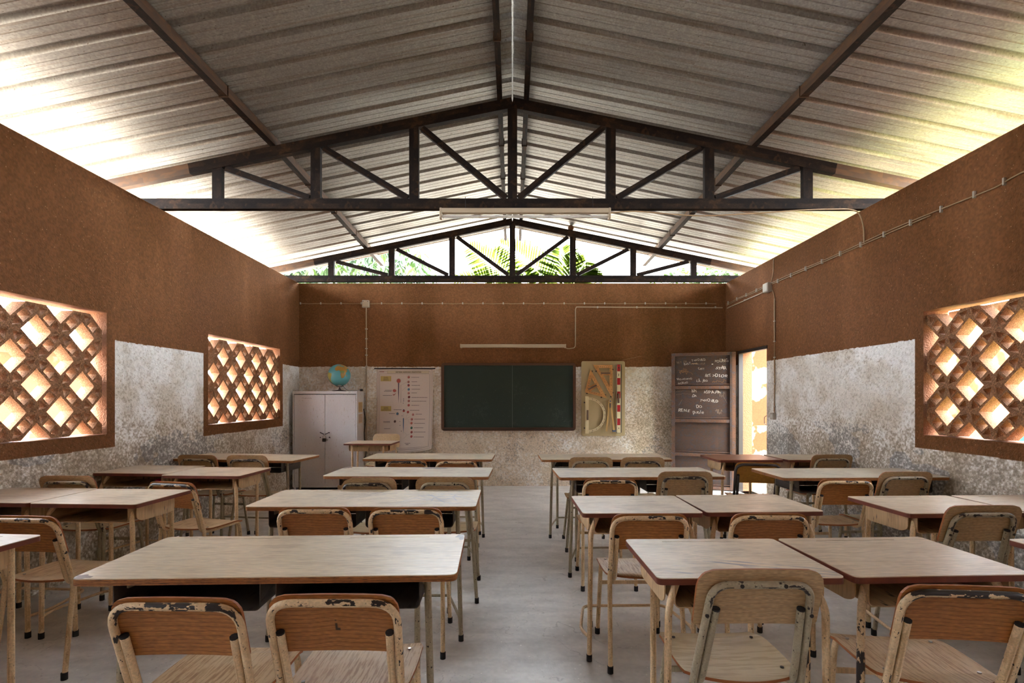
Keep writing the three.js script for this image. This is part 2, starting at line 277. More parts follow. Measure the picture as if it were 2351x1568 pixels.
const topMat = (t) => std({ map: rep(t, 1 / 1.4, 1 / 0.7, 0.5, 0.5), roughness: 0.46, roughnessMap: rep(glossTex, 1.6, 1.6) });
const topPale = [0, 1, 2].map((i) => topMat(woodTop(710 + i * 40, [[224, 210, 184], [220, 206, 180], [224, 214, 194]][i], [200, 180, 148], i === 2)));
const topScribble = topMat(canvasOver(woodTop(840, [224, 211, 188], [202, 182, 152], false), (g, w, h) => {
  g.lineCap = 'round'; let s = 3; const r = () => hash(s++, 9, 99);
  const px = (x, y) => [(0.5 + x / 1.4) * w, (0.5 - y / 0.7) * h];
  for (let i = 0; i < 70; i++) { const cx = -0.25 + r() * 0.75, cy = -0.12 + r() * 0.26, a = r() * 0.6 + (cx < 0 ? 0.5 : -0.2), l = 0.03 + r() * 0.1, [x, y] = px(cx, cy); g.strokeStyle = cx > 0.15 ? 'rgba(70,90,160,0.30)' : 'rgba(50,50,70,0.38)'; g.lineWidth = 0.7 + r() * 1.6; g.beginPath(); g.moveTo(x, y); const [x2, y2] = px(cx + l * Math.cos(a), cy + l * Math.sin(a)), [xc, yc] = px(cx + l * 0.5 * Math.cos(a) + (r() - 0.5) * 0.05, cy + l * 0.5 * Math.sin(a) + (r() - 0.5) * 0.05); g.quadraticCurveTo(xc, yc, x2, y2); g.stroke(); }
  for (let i = 0; i < 26; i++) { const [x, y] = px(0.1 + r() * 0.5, -0.2 + r() * 0.3), [x2, y2] = px(0.25 + r() * 0.35, -0.18 + r() * 0.3); g.strokeStyle = 'rgba(96,120,190,0.16)'; g.lineWidth = 4; g.beginPath(); g.moveTo(x, y); g.lineTo(x2, y2 - 4); g.stroke(); }
}));
function canvasOver(tex, draw) { const { data, width: w, height: h } = tex.image; return Object.assign(canvasTex(w, h, (g) => { const im = g.createImageData(w, h); for (let y = 0; y < h; y++) im.data.set(data.subarray((h - 1 - y) * w * 4, (h - y) * w * 4), y * w * 4); g.putImageData(im, 0, 0); draw(g, w, h); }), { wrapS: THREE.RepeatWrapping, wrapT: THREE.RepeatWrapping }); }
const topInk = topMat(woodTop(880, [216, 200, 178], [188, 166, 140], true)), topWarm = [0, 1].map((i) => topMat(woodTop(900 + i * 30, [[210, 190, 164], [214, 196, 172]][i], [182, 156, 126], false)));
const edgeWear = (base, draw) => topMat(canvasOver(base, draw)), tpx = (w, h) => (x, y) => [(0.5 + x / 1.4) * w, (0.5 - y / 0.7) * h];
const blot = (g, P, x, y, rx, ry, col, k) => { g.fillStyle = col; g.beginPath(); for (let i = 0; i <= 22; i++) { const a = (i / 22) * 6.283, m = 0.7 + 0.6 * hash(i % 22, k, 41), [px, py] = P(x + rx * m * Math.cos(a), y + ry * m * Math.sin(a)); i ? g.lineTo(px, py) : g.moveTo(px, py); } g.fill(); };
const topChipped = edgeWear(woodTop(1051, [224, 210, 184], [200, 180, 148], false), (g, w, h) => { const P = tpx(w, h); blot(g, P, -0.6, -0.235, 0.03, 0.022, '#6a5848', 1); blot(g, P, 0.605, 0.22, 0.018, 0.03, '#9a948c', 2); blot(g, P, 0.612, 0.19, 0.01, 0.03, '#7c7068', 3); });
const topPatch = edgeWear(woodTop(1061, [222, 212, 192], [202, 186, 158], false), (g, w, h) => { const P = tpx(w, h); blot(g, P, 0.15, 0.19, 0.1, 0.05, '#9c948e', 4); blot(g, P, 0.02, 0.235, 0.2, 0.015, '#a49c94', 5); blot(g, P, -0.6, 0.21, 0.045, 0.05, '#7e6a54', 6); g.strokeStyle = '#5a5a70'; g.lineWidth = 2; g.beginPath(); g.moveTo(...P(-0.26, -0.15)); g.lineTo(...P(-0.23, -0.1)); g.stroke(); });
const topGouged = edgeWear(woodTop(1071, [208, 198, 178], [186, 172, 148], false), (g, w, h) => { const P = tpx(w, h); g.strokeStyle = '#3c3630'; for (const [a, b, c, d, l] of [[-0.42, 0.1, -0.3, 0.03, 3], [-0.22, -0.06, -0.1, -0.14, 3.5], [-0.34, 0.16, -0.26, 0.12, 2]]) { g.lineWidth = l; g.beginPath(); g.moveTo(...P(a, b)); g.lineTo(...P(c, d)); g.stroke(); } });
const topRed = std({ map: rep(woodTop(950, [168, 112, 78], [130, 80, 52], false), 1 / 1.4, 1 / 0.7, 0.5, 0.5), roughness: 0.3 });
const edgeRed = std({ map: rep(dataTex(256, 64, (u, v) => { const k = 0.85 + 0.3 * fbm(u * 20, v * 6, 961); return [112 * k, 52 * k, 34 * k]; }), 1.5, 6), roughness: 0.5 });
const plyTex = dataTex(512, 64, (u, v) => { const l = Math.floor(v * 7) % 2, n = fbm(u * 40, v * 30, 971); let c = l ? [176, 116, 62] : [150, 94, 46]; c = mix(c, [66, 44, 30], sst(0.56, 0.7, n) * 0.8); return c; });
const edgePly = std({ map: rep(plyTex, 1, 1 / 0.022), roughness: 0.75 });
const paintTex = (s, base, dirt, chip, dens) => dataTex(512, 64, (u, v) => { const n = fbm(u * 10, v * 5, s), f = fbm(u * 60, v * 12, s + 3), k = 0.93 + 0.14 * vn(u * 200, v * 20, s + 5); let c = mix(base, dirt, 0.5 * sst(0.5, 0.75, n)); if (f > 0.78 - dens) c = chip; else if (f > 0.765 - dens) c = mix(c, dirt, 0.6); return [c[0] * k, c[1] * k, c[2] * k]; });
const CREAM = [230, 200, 158], GREY = [168, 156, 130], DARK = [44, 34, 33];
const creamPaint = std({ map: paintTex(1001, CREAM, [176, 136, 92], DARK, -0.02), roughness: 0.45 }), greyPaint = std({ map: paintTex(1011, GREY, [136, 120, 94], DARK, 0.0), roughness: 0.5 });
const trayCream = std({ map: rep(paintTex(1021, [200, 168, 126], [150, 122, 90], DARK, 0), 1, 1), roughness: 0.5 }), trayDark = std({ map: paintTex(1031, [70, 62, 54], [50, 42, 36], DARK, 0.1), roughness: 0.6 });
const rubber = std({ color: 0x1c1a1a, roughness: 0.8 });
function sheet(profile, len) {   // bent sheet: open profile (x, y) swept along z, with thickness
  const t = 0.003, pts = profile.map((p) => new THREE.Vector2(...p)), off = pts.map((p, i) => { const a = pts[Math.max(0, i - 1)], b = pts[Math.min(pts.length - 1, i + 1)], d = b.clone().sub(a).normalize(); return new THREE.Vector2(p.x - d.y * t, p.y + d.x * t); });
  const s = new THREE.Shape([...pts, ...off.reverse()]); const g = new THREE.ExtrudeGeometry(s, { depth: len, bevelEnabled: false }); return g;
}
function tray(w, d, drop) { const r = 0.018, x = w / 2, p = [[-x, 0]]; for (let k = 0; k <= 4; k++) { const a = Math.PI + (k / 4) * Math.PI / 2; p.push([-x + r + r * Math.cos(a), -drop + r + r * Math.sin(a)]); } for (let k = 0; k <= 4; k++) { const a = 1.5 * Math.PI + (k / 4) * Math.PI / 2; p.push([x - r + r * Math.cos(a), -drop + r + r * Math.sin(a)]); } p.push([x, 0]); return sheet(p, d); }
const TOPY = 0.765;
function deskTop(root, W, D, slots, lam, edge, r) {
  const s = roundRect(W, D, r), cut = () => slots.map((x) => { const p = new THREE.Path(), y = D / 2 - 0.042; p.moveTo(x - 0.165, y); p.lineTo(x - 0.165, y + 0.005); p.lineTo(x + 0.165, y + 0.005); p.lineTo(x + 0.165, y); p.closePath(); return p; });
  s.holes.push(...cut());
  mesh('tabletop', slab(s, 0.003, TOPY), lam, root);
  const c = roundRect(W + 0.001, D + 0.001, r); c.holes.push(...cut());
  mesh('edge_board', metreUV(slab(c, 0.02, TOPY - 0.003)), edge, root);
}
function feet(root, list) { for (const [x, z] of list) mesh('rubber_foot', move(new THREE.CylinderGeometry(0.0145, 0.0145, 0.034, 10), x, 0.017, z), rubber, root); }
function singleDesk() {   // front (open tray) towards +z
  const root = new THREE.Group(), W = 0.615, D = 0.46, f = D / 2 - 0.035, b = -D / 2 + 0.035;
  deskTop(root, W, D, [0], topWarm[0], edgeRed, 0.022);
  const ft = [];
  for (const s of [-1, 1]) {
    mesh('leg', tube([[s * 0.27, 0, f], [s * 0.262, 0.66, f], [s * 0.225, 0.73, f - 0.03]], 0.0125, 0.06), creamPaint, root);
    mesh('leg', tube([[s * 0.2, 0, b], [s * 0.2, 0.73, b]], 0.0125), creamPaint, root); ft.push([s * 0.27, f], [s * 0.2, b]);
    const sp = new THREE.Shape(); sp.moveTo(0, 0); sp.lineTo(0.3, 0); sp.lineTo(0.3, -0.055); sp.quadraticCurveTo(0.3, -0.085, 0.26, -0.088); sp.lineTo(0.05, -0.088); sp.quadraticCurveTo(0, -0.08, 0, -0.05); sp.closePath();
    const g = plate(sp, 0.004); g.rotateY(Math.PI / 2); g.translate(s * 0.268 - 0.002, TOPY - 0.023, f - 0.02); mesh('side_apron', g, trayCream, root);
  }
  mesh('book_tray', tray(0.49, 0.34, 0.085).translate(0, TOPY - 0.023, f - 0.33), trayCream, root);
  mesh('tray_back', box(0.49, 0.085, 0.003, 0, TOPY - 0.023 - 0.0425, f - 0.33), trayCream, root);
  mesh('foot_rail', tube([[-0.27, 0.12, f], [-0.3, 0.12, f - 0.1], [-0.24, 0.12, b - 0.012], [0.24, 0.12, b - 0.012], [0.3, 0.12, f - 0.1], [0.27, 0.12, f]], 0.0085, 0.05), creamPaint, root);
  feet(root, ft); return root;
}
function doubleDesk() {
  const root = new THREE.Group(), W = 1.245, D = 0.505, f = D / 2 - 0.09, b = -D / 2 + 0.045;
  deskTop(root, W, D, [-0.31, 0.31], topPale[0], edgePly, 0.03);
  const ft = [];
  for (const s of [-1, 1]) {
    mesh('leg', tube([[s * 0.535, 0, f], [s * 0.515, 0.735, f]], 0.0125), greyPaint, root); mesh('leg', tube([[s * 0.425, 0, b], [s * 0.425, 0.735, b]], 0.0125), greyPaint, root);
    mesh('side_rail', bar([s * 0.5, TOPY - 0.045, f + 0.01], [s * 0.43, TOPY - 0.045, b], 0.02, 0.03), greyPaint, root); ft.push([s * 0.535, f], [s * 0.425, b]);
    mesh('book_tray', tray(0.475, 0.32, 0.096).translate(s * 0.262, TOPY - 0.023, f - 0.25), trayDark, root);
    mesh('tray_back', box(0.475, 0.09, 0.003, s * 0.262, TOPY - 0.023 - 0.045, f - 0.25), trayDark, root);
    mesh('side_rail', tube([[s * 0.53, 0.085, f], [s * 0.52, 0.095, f - 0.08], [s * 0.425, 0.11, b]], 0.0085, 0.05), greyPaint, root);
  }
  mesh('cross_rail', tube([[-0.425, 0.11, b], [0.425, 0.11, b]], 0.009), greyPaint, root);
  feet(root, ft); return root;
}
// paint worn off along the top of the back tube (u = 0..1 along it, the top bar lies around 0.5)
const wornTube = (s, base, dirt, dens) => std({ map: dataTex(768, 64, (u, v) => { const n = fbm(u * 10, v * 4, s), f = fbm(u * 34, v * 5, s + 3), e = fbm(u * 160, v * 22, s + 5), top = sst(0.27, 0.36, u) * sst(0.73, 0.64, u), k = 0.94 + 0.12 * vn(u * 220, v * 16, s + 7); let c = mix(base, dirt, 0.45 * sst(0.5, 0.75, n)); const q = f + 0.16 * (e - 0.5) + top * dens; if (q > 0.74) c = DARK; else if (e > 0.77 && q > 0.5) c = [78, 56, 44]; return [c[0] * k, c[1] * k, c[2] * k]; }), roughness: 0.42 });
const tubeCream = [0.22, 0.06, 0.16, 0.28].map((d, i) => wornTube(1301 + i * 13, CREAM, [184, 142, 98], d)), tubeGrey = [0.08, 0.2, 0.13].map((d, i) => wornTube(1361 + i * 13, [176, 164, 138], [138, 120, 92], d)), tubeDark = wornTube(1399, [70, 62, 60], [50, 44, 42], 0.1);
const tubeCream3 = tubeCream[3];
const sd = singleDesk(), dd = doubleDesk();
function place(proto, name, X, Z, deg, label, category, group, edits = {}) {
  const o = proto.clone(); o.name = numbered(name); o.position.set(X, 0, -Z); o.rotation.y = deg * D2R; o.userData = { label, category }; if (group) o.userData.group = group;
  o.traverse((c) => { if (c.isMesh && edits[c.name]) c.material = edits[c.name]; }); scene.add(o); return o;
}
const SD = (X, Z, a, lam, label) => place(sd, 'single_school_desk', X, Z, a, label, 'desk', 'single school desks', { tabletop: lam });
const DD = (X, Z, a, lam, label) => place(dd, 'double_school_desk', X, Z, a, label, 'desk', 'double school desks', { tabletop: lam });
DD(-0.816, 1.931, 2.0, topChipped, 'pale double desk with ply edge and chipped corner, back row beside the aisle');
DD(-0.821, 3.015, 0.2, topScribble, 'double desk with blue and black pen scribbles across its top');
DD(-0.793, 4.075, -1.8, topPatch, 'pale double desk with a grey worn patch, between scribbled desk and front row');
DD(-0.81, 5.15, -2.0, topPale[1], 'pale double desk in the front row before the wall chart');
DD(-2.62, 5.1, -8, topPale[1], 'skewed pale double desk in front of the grey steel cabinet');
DD(0.961, 4.05, 2.2, topPale[2], 'pale double desk, second row from the board, on the door side of the aisle');
DD(0.894, 5.12, 1.4, topPale[0], 'pale double desk in the front row before the blackboard, door side of the aisle');
DD(2.6, 4.02, 1.2, topGouged, 'grey-topped double desk with black gouges touching the door wall');
SD(-2.955, 4.21, -4, topWarm[1], 'single desk with a pink thing in its tray against the lattice wall');
SD(-2.335, 4.09, -3.4, topWarm[1], 'single desk with shiny top beside the desk holding the pink thing');
SD(-2.985, 3.1, -3, topWarm[1], 'single desk against the lattice wall, third row, mostly cut off');
SD(-2.36, 3.06, -3, topWarm[1], 'single desk with empty open tray, third row beside the lattice wall');
SD(-2.33, 1.99, -5, topWarm[0], 'red-edged single desk, back row beside the lattice wall');
SD(0.776, 1.9, 0.8, topInk, 'single desk with ink-stained shiny top, back row beside the aisle');
SD(1.416, 1.92, 2.6, topWarm[0], 'single desk with woodgrain top and peeling leg, back row, joined to the ink-stained desk');
scene.children[scene.children.length - 1].traverse((c) => { if (c.name === 'leg') c.material = tubeCream3; });
SD(0.661, 2.836, 0.9, topWarm[1], 'single desk with greyish top, third row beside the aisle, door side');
SD(1.292, 2.866, 2.2, topWarm[1], 'single desk reflecting the doorway, third row, joined to the greyish one');
SD(2.3, 2.835, 2.4, topWarm[0], 'single desk with curved cream side plate, third row near the door wall');
SD(2.935, 2.86, 2.4, topWarm[1], 'single desk pushed against the door wall, third row');
SD(2.37, 1.92, 4, topWarm[0], 'single desk with worn corner, back row near the door wall');
SD(2.24, 5.06, 2, topRed, 'single desk with reddish brown shiny top before the open door');
SD(2.9, 5.08, 2, topPale[1], 'single desk with pale top beside the reddish brown desk');
SD(-1.847, 6.78, 178, topWarm[0], 'single desk turned round in front of the wall chart, for the teacher');

// ---------------------------------------------------------------- chairs
const backWood = (s, a, b) => dataTex(512, 256, (u, v) => { const x = u * 1.0, y = v * 0.5, w = fbm(x * 2.4, y * 3, s), l = Math.sin((y * 190 + 10 * w + 2.5 * fbm(x * 5, y * 14, s + 3)) * 2.4), n = fbm(x * 30, y * 160, s + 5); let c = mix(a, b, 0.55 * sst(0.55, 1.0, l) + 0.5 * (n - 0.4)); const k = 0.9 + 0.2 * vn(x * 90, y * 400, s + 7); return [c[0] * k, c[1] * k, c[2] * k]; });
const woodOrange = [0, 1, 2].map((i) => std({ map: rep(backWood(1101 + i * 20, [[178, 116, 60], [182, 120, 62], [174, 114, 64]][i], [124, 70, 32]), 1, 2, 0.5, 0.3), roughness: 0.42 }));
const woodOchre = std({ map: rep(backWood(1191, [186, 132, 52], [160, 104, 34]), 1, 2, 0.5, 0.3), roughness: 0.45 });
const woodPale = [0, 1].map((i) => std({ map: rep(backWood(1201 + i * 20, [[196, 164, 122], [190, 160, 120]][i], [176, 140, 98]), 1, 2, 0.5, 0.3), roughness: 0.45 }));
const seatOak = std({ map: rep(dataTex(256, 256, (u, v) => { const n = fbm(u * 190, v * 12, 1241), b = fbm(u * 5, v * 5, 1243); let c = mix([204, 172, 130], [162, 124, 84], sst(0.42, 0.72, n)); c = mix(c, [214, 190, 156], 0.4 * sst(0.5, 0.8, b)); return c; }), 1.6, 1.6, 0.5, 0.8), roughness: 0.4 });
const seatPale = std({ map: rep(dataTex(256, 256, (u, v) => { const n = fbm(u * 9, v * 60, 1251), b = fbm(u * 5, v * 5, 1253); let c = mix([206, 188, 152], [188, 166, 128], sst(0.45, 0.7, n)); c = mix(c, [170, 150, 120], 0.4 * sst(0.58, 0.75, b)); return c; }), 1.6, 1.6, 0.5, 0.8), roughness: 0.36 });
const plyEdge = std({ color: 0x9c5a2a, roughness: 0.6 }), screwMat = std({ color: 0x3a3634, roughness: 0.45, metalness: 0.6 }), screwBright = std({ color: 0xb0aca6, roughness: 0.3, metalness: 0.8 });
// dense back panel: strips across x so that the sheet can curve
function curvedPanel(w, y0, y1, zOf, rc, thick, curve, broken) {
  const N = 16, pos = [], uv = [], grp = { face: [], edge: [] }, topAt = (x) => { const a = w / 2 - Math.abs(x); if (broken && x < -w / 2 + 0.075) return y1 - 0.062 + (x + w / 2) * 0.72 + 0.008 * Math.sin(x * 160); return a < rc ? y1 - rc + Math.sqrt(Math.max(0, rc * rc - (rc - a) ** 2)) : y1; }, botAt = (x) => { const a = w / 2 - Math.abs(x), r = 0.012; return a < r ? y0 + r - Math.sqrt(Math.max(0, r * r - (r - a) ** 2)) : y0; };
  const xs = []; for (let i = 0; i <= N; i++) xs.push(-w / 2 + (w * i) / N); xs.splice(1, 0, -w / 2 + rc * 0.08, -w / 2 + rc * 0.3); xs.splice(xs.length - 1, 0, w / 2 - rc * 0.3, w / 2 - rc * 0.08); xs.sort((a, b) => a - b);
  const P = (x, y, f) => { const z = zOf(y) + curve * ((x / (w / 2)) ** 2 - 0.6) + (f ? thick : 0); return [x, y, z]; };
  const quad = (arr, a, b, c, d) => arr.push(a, b, c, a, c, d);
  for (let i = 0; i < xs.length - 1; i++) {
    const [a, b] = [xs[i], xs[i + 1]], ya = topAt(a), yb = topAt(b), za = botAt(a), zb = botAt(b);
    for (const f of [1, 0]) { const q = [P(a, za, f), P(b, zb, f), P(b, yb, f), P(a, ya, f)]; f ? quad(grp.face, q[0], q[1], q[2], q[3]) : quad(grp.face, q[1], q[0], q[3], q[2]); }
    quad(grp.edge, P(a, ya, 1), P(b, yb, 1), P(b, yb, 0), P(a, ya, 0)); quad(grp.edge, P(b, zb, 1), P(a, za, 1), P(a, za, 0), P(b, zb, 0));
  }
  for (const x of [xs[0], xs[xs.length - 1]]) { const q = [P(x, botAt(x), 1), P(x, botAt(x), 0), P(x, topAt(x), 0), P(x, topAt(x), 1)]; x > 0 ? quad(grp.edge, ...q) : quad(grp.edge, q[1], q[0], q[3], q[2]); }
  for (const v of [...grp.face, ...grp.edge]) { pos.push(...v); uv.push(v[0], v[1]); }
  const g = new THREE.BufferGeometry(); g.setAttribute('position', new THREE.Float32BufferAttribute(pos, 3)); g.setAttribute('uv', new THREE.Float32BufferAttribute(uv, 2)); g.addGroup(0, grp.face.length, 0); g.addGroup(grp.face.length, grp.edge.length, 1); g.computeVertexNormals(); return g;
}
function curvedSeat(w, d, y, z0, t) {   // seat sheet, rear edge rounded, gently dished, front rolled down; z0 = rear edge
  const N = 12, M = 12, g = [], e = [], half = (v) => { let h = w / 2 * (0.93 + 0.07 * Math.sin(v * Math.PI * 0.9)); if (v < 0.22) h *= Math.sqrt(Math.max(0.0, 1 - ((0.22 - v) / 0.22) ** 2.4 * 0.42)); if (v > 0.94) h *= 1 - ((v - 0.94) / 0.06) ** 2 * 0.06; return h; };
  const P = (i, j, f) => { const v = j / M, s = (i / N) * 2 - 1, x = half(v) * s, rear = 0.03 * s * s * (1 - sst(0, 0.25, v)), z = z0 - v * d - rear, yy = y - 0.012 * (1 - s * s) * sst(0, 0.4, v) * (1 - 0.5 * v) - 0.016 * sst(0.78, 1, v) + 0.006 * sst(0.3, 0, v); return [x, yy - (f ? 0 : t), z]; };
  const quad = (arr, a, b, c, dd) => arr.push(a, b, c, a, c, dd);
  for (let j = 0; j < M; j++) for (let i = 0; i < N; i++) { quad(g, P(i, j, 1), P(i + 1, j, 1), P(i + 1, j + 1, 1), P(i, j + 1, 1)); quad(g, P(i + 1, j, 0), P(i, j, 0), P(i, j + 1, 0), P(i + 1, j + 1, 0)); }
  for (let j = 0; j < M; j++) { quad(e, P(N, j, 1), P(N, j, 0), P(N, j + 1, 0), P(N, j + 1, 1)); quad(e, P(0, j, 0), P(0, j, 1), P(0, j + 1, 1), P(0, j + 1, 0)); }
  for (let i = 0; i < N; i++) { quad(e, P(i, 0, 1), P(i, 0, 0), P(i + 1, 0, 0), P(i + 1, 0, 1)); quad(e, P(i, M, 0), P(i, M, 1), P(i + 1, M, 1), P(i + 1, M, 0)); }
  const pos = [], uv = []; for (const v of [...g, ...e]) { pos.push(...v); uv.push(v[0], v[2]); }
  const q = new THREE.BufferGeometry(); q.setAttribute('position', new THREE.Float32BufferAttribute(pos, 3)); q.setAttribute('uv', new THREE.Float32BufferAttribute(uv, 2)); q.addGroup(0, g.length, 0); q.addGroup(g.length, e.length, 1); q.computeVertexNormals(); return q;
}
const screwGeo = new THREE.CylinderGeometry(0.0062, 0.0062, 0.004, 8);
function chairProto(kind) {
  const o = kind === 'O', root = new THREE.Group(), R = 0.0118, yTop = o ? 0.768 : 0.79, wT = o ? 0.184 : 0.148, wS = o ? 0.178 : 0.172, wF = o ? 0.186 : 0.205, lean = (y) => 0.1 * (y - 0.44) / 0.335, frame = o ? creamPaint : greyPaint, worn = o ? tubeCream[0] : tubeGrey[0];
  mesh('back_frame', tube([[-wS, 0.44, 0], [-wT, yTop, lean(yTop)], [wT, yTop, lean(yTop)], [wS, 0.44, 0]], R, o ? 0.075 : 0.055, 10, true, 7), worn, root);
  const ft = [];
  for (const s of [-1, 1]) {
    mesh('leg', tube([[s * wS, 0.45, 0.002], [s * wS, 0.42, 0.001], [s * wF, 0, 0.055]], R, 0.02, 9), frame, root);
    const xi = wS - 2 * R - 0.001, xt = (y) => xi + ((y - 0.44) / (yTop - 0.44)) * (wT - wS), yc = o ? 0.672 : 0.708;
    mesh('seat_rail', tube([[s * xt(yc), yc, lean(yc) + 0.001], [s * xi, 0.435, 0.0], [s * xi, 0.43, -0.12], [s * xi * 0.98, 0.43, -0.325]], R, 0.045, 9), frame, root);
    mesh('cut_end', move(new THREE.CylinderGeometry(R * 1.03, R * 1.03, 0.006, 9), s * xt(yc), yc + 0.0005, lean(yc) + 0.001, 0.29), rubber, root);
    mesh('leg', tube([[s * xi * 0.98, 0.43, -0.30], [s * xi * 0.99, 0.43, -0.335], [s * (xi + 0.004), 0.39, -0.345], [s * (o ? 0.172 : 0.19), 0, -0.37]], R, 0.03, 9), frame, root);
    ft.push([s * wF, 0.055], [s * (o ? 0.172 : 0.19), -0.37]);
  }
  mesh('stretcher', box(2 * (o ? 0.158 : 0.165), 0.02, 0.008, 0, 0.3, -0.351), frame, root);
  mesh('backrest', o ? curvedPanel(0.372, 0.6, 0.787, (y) => lean(y) - 0.024, 0.045, 0.01, 0.012) : curvedPanel(0.382, 0.648, 0.834, (y) => lean(y) - 0.024, 0.05, 0.01, 0.01), [o ? woodOrange[0] : woodPale[0], plyEdge], root);
  mesh('seat', curvedSeat(0.385, 0.39, 0.4565, 0.035, 0.01), [o ? seatOak : seatPale, plyEdge], root);
  const scr = [[-0.145, 0], [0.145, 0], [-0.145, 1], [0.145, 1]];
  for (const [x, f] of scr) mesh('screw', move(screwGeo.clone(), x, 0.4585 - (f ? 0 : 0.003), f ? -0.06 : -0.28), o ? screwBright : screwMat, root);
  if (!o) for (const [x, y] of [[-0.065, yTop], [0.065, yTop]]) mesh('screw', move(screwGeo.clone(), x, y, lean(y) + R, Math.PI / 2), screwMat, root);
  if (!o) for (const s of [-1, 1]) mesh('screw', move(screwGeo.clone(), s * 0.158, 0.69, lean(0.69) + R, Math.PI / 2), screwMat, root);
  feet(root, ft); return root;
}
const cO = chairProto('O'), cP = chairProto('P');
let cn = 0;
function chair(kind, X, Zt, deg, label, tubeNo = cn, extra = {}) {   // Zt: depth of the top rail
  const o = kind === 'O', th = deg * D2R, Z0 = Zt + 0.1 * Math.cos(th); cn++;
  const e = { back_frame: (o ? tubeCream : tubeGrey)[tubeNo % (o ? 4 : 3)], backrest: [o ? woodOrange[cn % 3] : woodPale[cn % 2], plyEdge], ...extra };
  return place(o ? cO : cP, 'school_chair', X - 0.1 * Math.sin(th), Z0, deg, label, 'chair', o ? 'orange-backed school chairs' : 'pale-backed school chairs', e);
}
chair('O', -0.946, 1.428, -1, 'orange-backed chair with long black worn top rail, back row, away from the aisle', 0);
chair('O', -0.512, 1.453, 0, 'orange-backed chair with small dark mark on its back, back row by the aisle', 1);
{ const b = scene.children[scene.children.length - 1].getObjectByName('backrest'); b.material = [std({ map: Object.assign(canvasOver(backWood(1141, [180, 118, 61], [124, 70, 32]), (g, w, h) => { g.fillStyle = '#3c2a1e'; g.save(); g.translate(0.495 * w, 0.315 * h); g.fillRect(0, 0, 3, 9); g.fillRect(0, 8, 7, 4); g.fillRect(0, -6, 2, 2); g.restore(); }), { repeat: new THREE.Vector2(1, 2), offset: new THREE.Vector2(0.5, 0.3 - 1) }), roughness: 0.42 }), plyEdge]; }
chair('O', -1.018, 2.625, 0, 'orange-backed chair at the scribbled desk, side away from the aisle', 2);
chair('O', -0.546, 2.615, 0, 'orange-backed chair at the scribbled desk, beside the aisle', 0);
chair('P', -0.941, 3.316, 0, 'pale-backed chair with a broken corner, behind the scribbled desk', 1);
scene.children[scene.children.length - 1].getObjectByName('backrest').geometry = curvedPanel(0.382, 0.648, 0.834, (y) => 0.1 * (y - 0.44) / 0.335 - 0.024, 0.05, 0.01, 0.01, true);
chair('P', -0.439, 3.334, 0, 'pale-backed chair with whole corners, next to the one with the broken corner', 0);
chair('O', -0.959, 4.63, -1, 'orange-backed chair at the front-row desk before the wall chart, chart side', 3);
chair('O', -0.502, 4.6, -1, 'orange-backed chair at the front-row desk before the wall chart, aisle side', 2);
chair('P', -2.845, 4.63, -6, 'pale-backed chair at the skewed desk, close to the lattice wall', 2);
chair('P', -2.38, 4.6, -4, 'pale-backed chair at the skewed desk, towards the middle of the room', 1);
chair('O', -2.28, 3.42, -13, 'orange-backed chair turned askew behind the lattice-side single desks', 3);
chair('P', -2.943, 3.389, -2, 'pale-backed chair at the desk holding the pink thing', 2);
chair('O', -2.335, 2.43, -4, 'orange-backed chair at the third-row single desk beside the lattice wall', 1);
chair('P', 0.747, 1.541, 0, 'pale-backed chair with a broad shiny seat at the ink-stained desk', 0);
chair('O', 1.356, 1.52, -5, 'orange-backed chair with a fully worn black top rail at the desk with the peeling leg', 3);
chair('O', 0.667, 2.478, 1, 'orange-backed chair at the greyish third-row desk beside the aisle', 1);
chair('O', 1.252, 2.488, 0, 'orange-backed chair at the desk that reflects the doorway', 2);
chair('O', 0.678, 3.546, 0, 'orange-backed chair at the second-row double desk, aisle side, door block', 0);
chair('P', 1.209, 3.589, 0, 'pale-backed chair at the second-row double desk, side away from the aisle', 1);
chair('P', 0.68, 4.453, 0, 'pale-backed chair at the front-row desk before the blackboard, aisle side', 0);
chair('P', 1.131, 4.453, 0, 'pale-backed chair at the front-row desk before the blackboard, door side', 1);
chair('O', 2.13, 4.45, -10, 'ochre-backed chair with dark metal frame before the open door', 0, { back_frame: tubeDark, leg: tubeDark, seat_rail: tubeDark, stretcher: tubeDark, backrest: [woodOchre, plyEdge] });
chair('P', 2.904, 4.66, 2, 'pale-backed chair casting a shadow on the door wall, front row', 0);
chair('O', 2.298, 3.528, 0, 'orange-backed chair at the gouged grey double desk', 1);
chair('P', 2.744, 3.578, 2, 'pale-backed chair at the gouged grey double desk, near the door wall', 0);
chair('P', 2.262, 2.46, 2, 'pale-backed chair at the desk with the curved side plate', 2);
chair('P', -1.797, 7.35, 180, 'pale-backed chair facing the class behind the teacher desk', 0);
{
  const t = thing('pink_wrapper', 'crumpled bright pink wrapper lying in an open desk tray', 'wrapper', [-2.81, 0.662, -4.12]);
  const g = new THREE.IcosahedronGeometry(0.03, 2), p = g.attributes.position; for (let i = 0; i < p.count; i++) { const k = 0.6 + 0.8 * vn(p.getX(i) * 70 + 5, p.getY(i) * 70 + p.getZ(i) * 50, 4); p.setXYZ(i, p.getX(i) * k * 1.5, Math.max(-0.018, p.getY(i) * k * 0.7), p.getZ(i) * k); } g.computeVertexNormals(); g.translate(0, 0.02, 0);
  mesh('film', g, std({ color: 0xd0327a, roughness: 0.4 }), t);
}

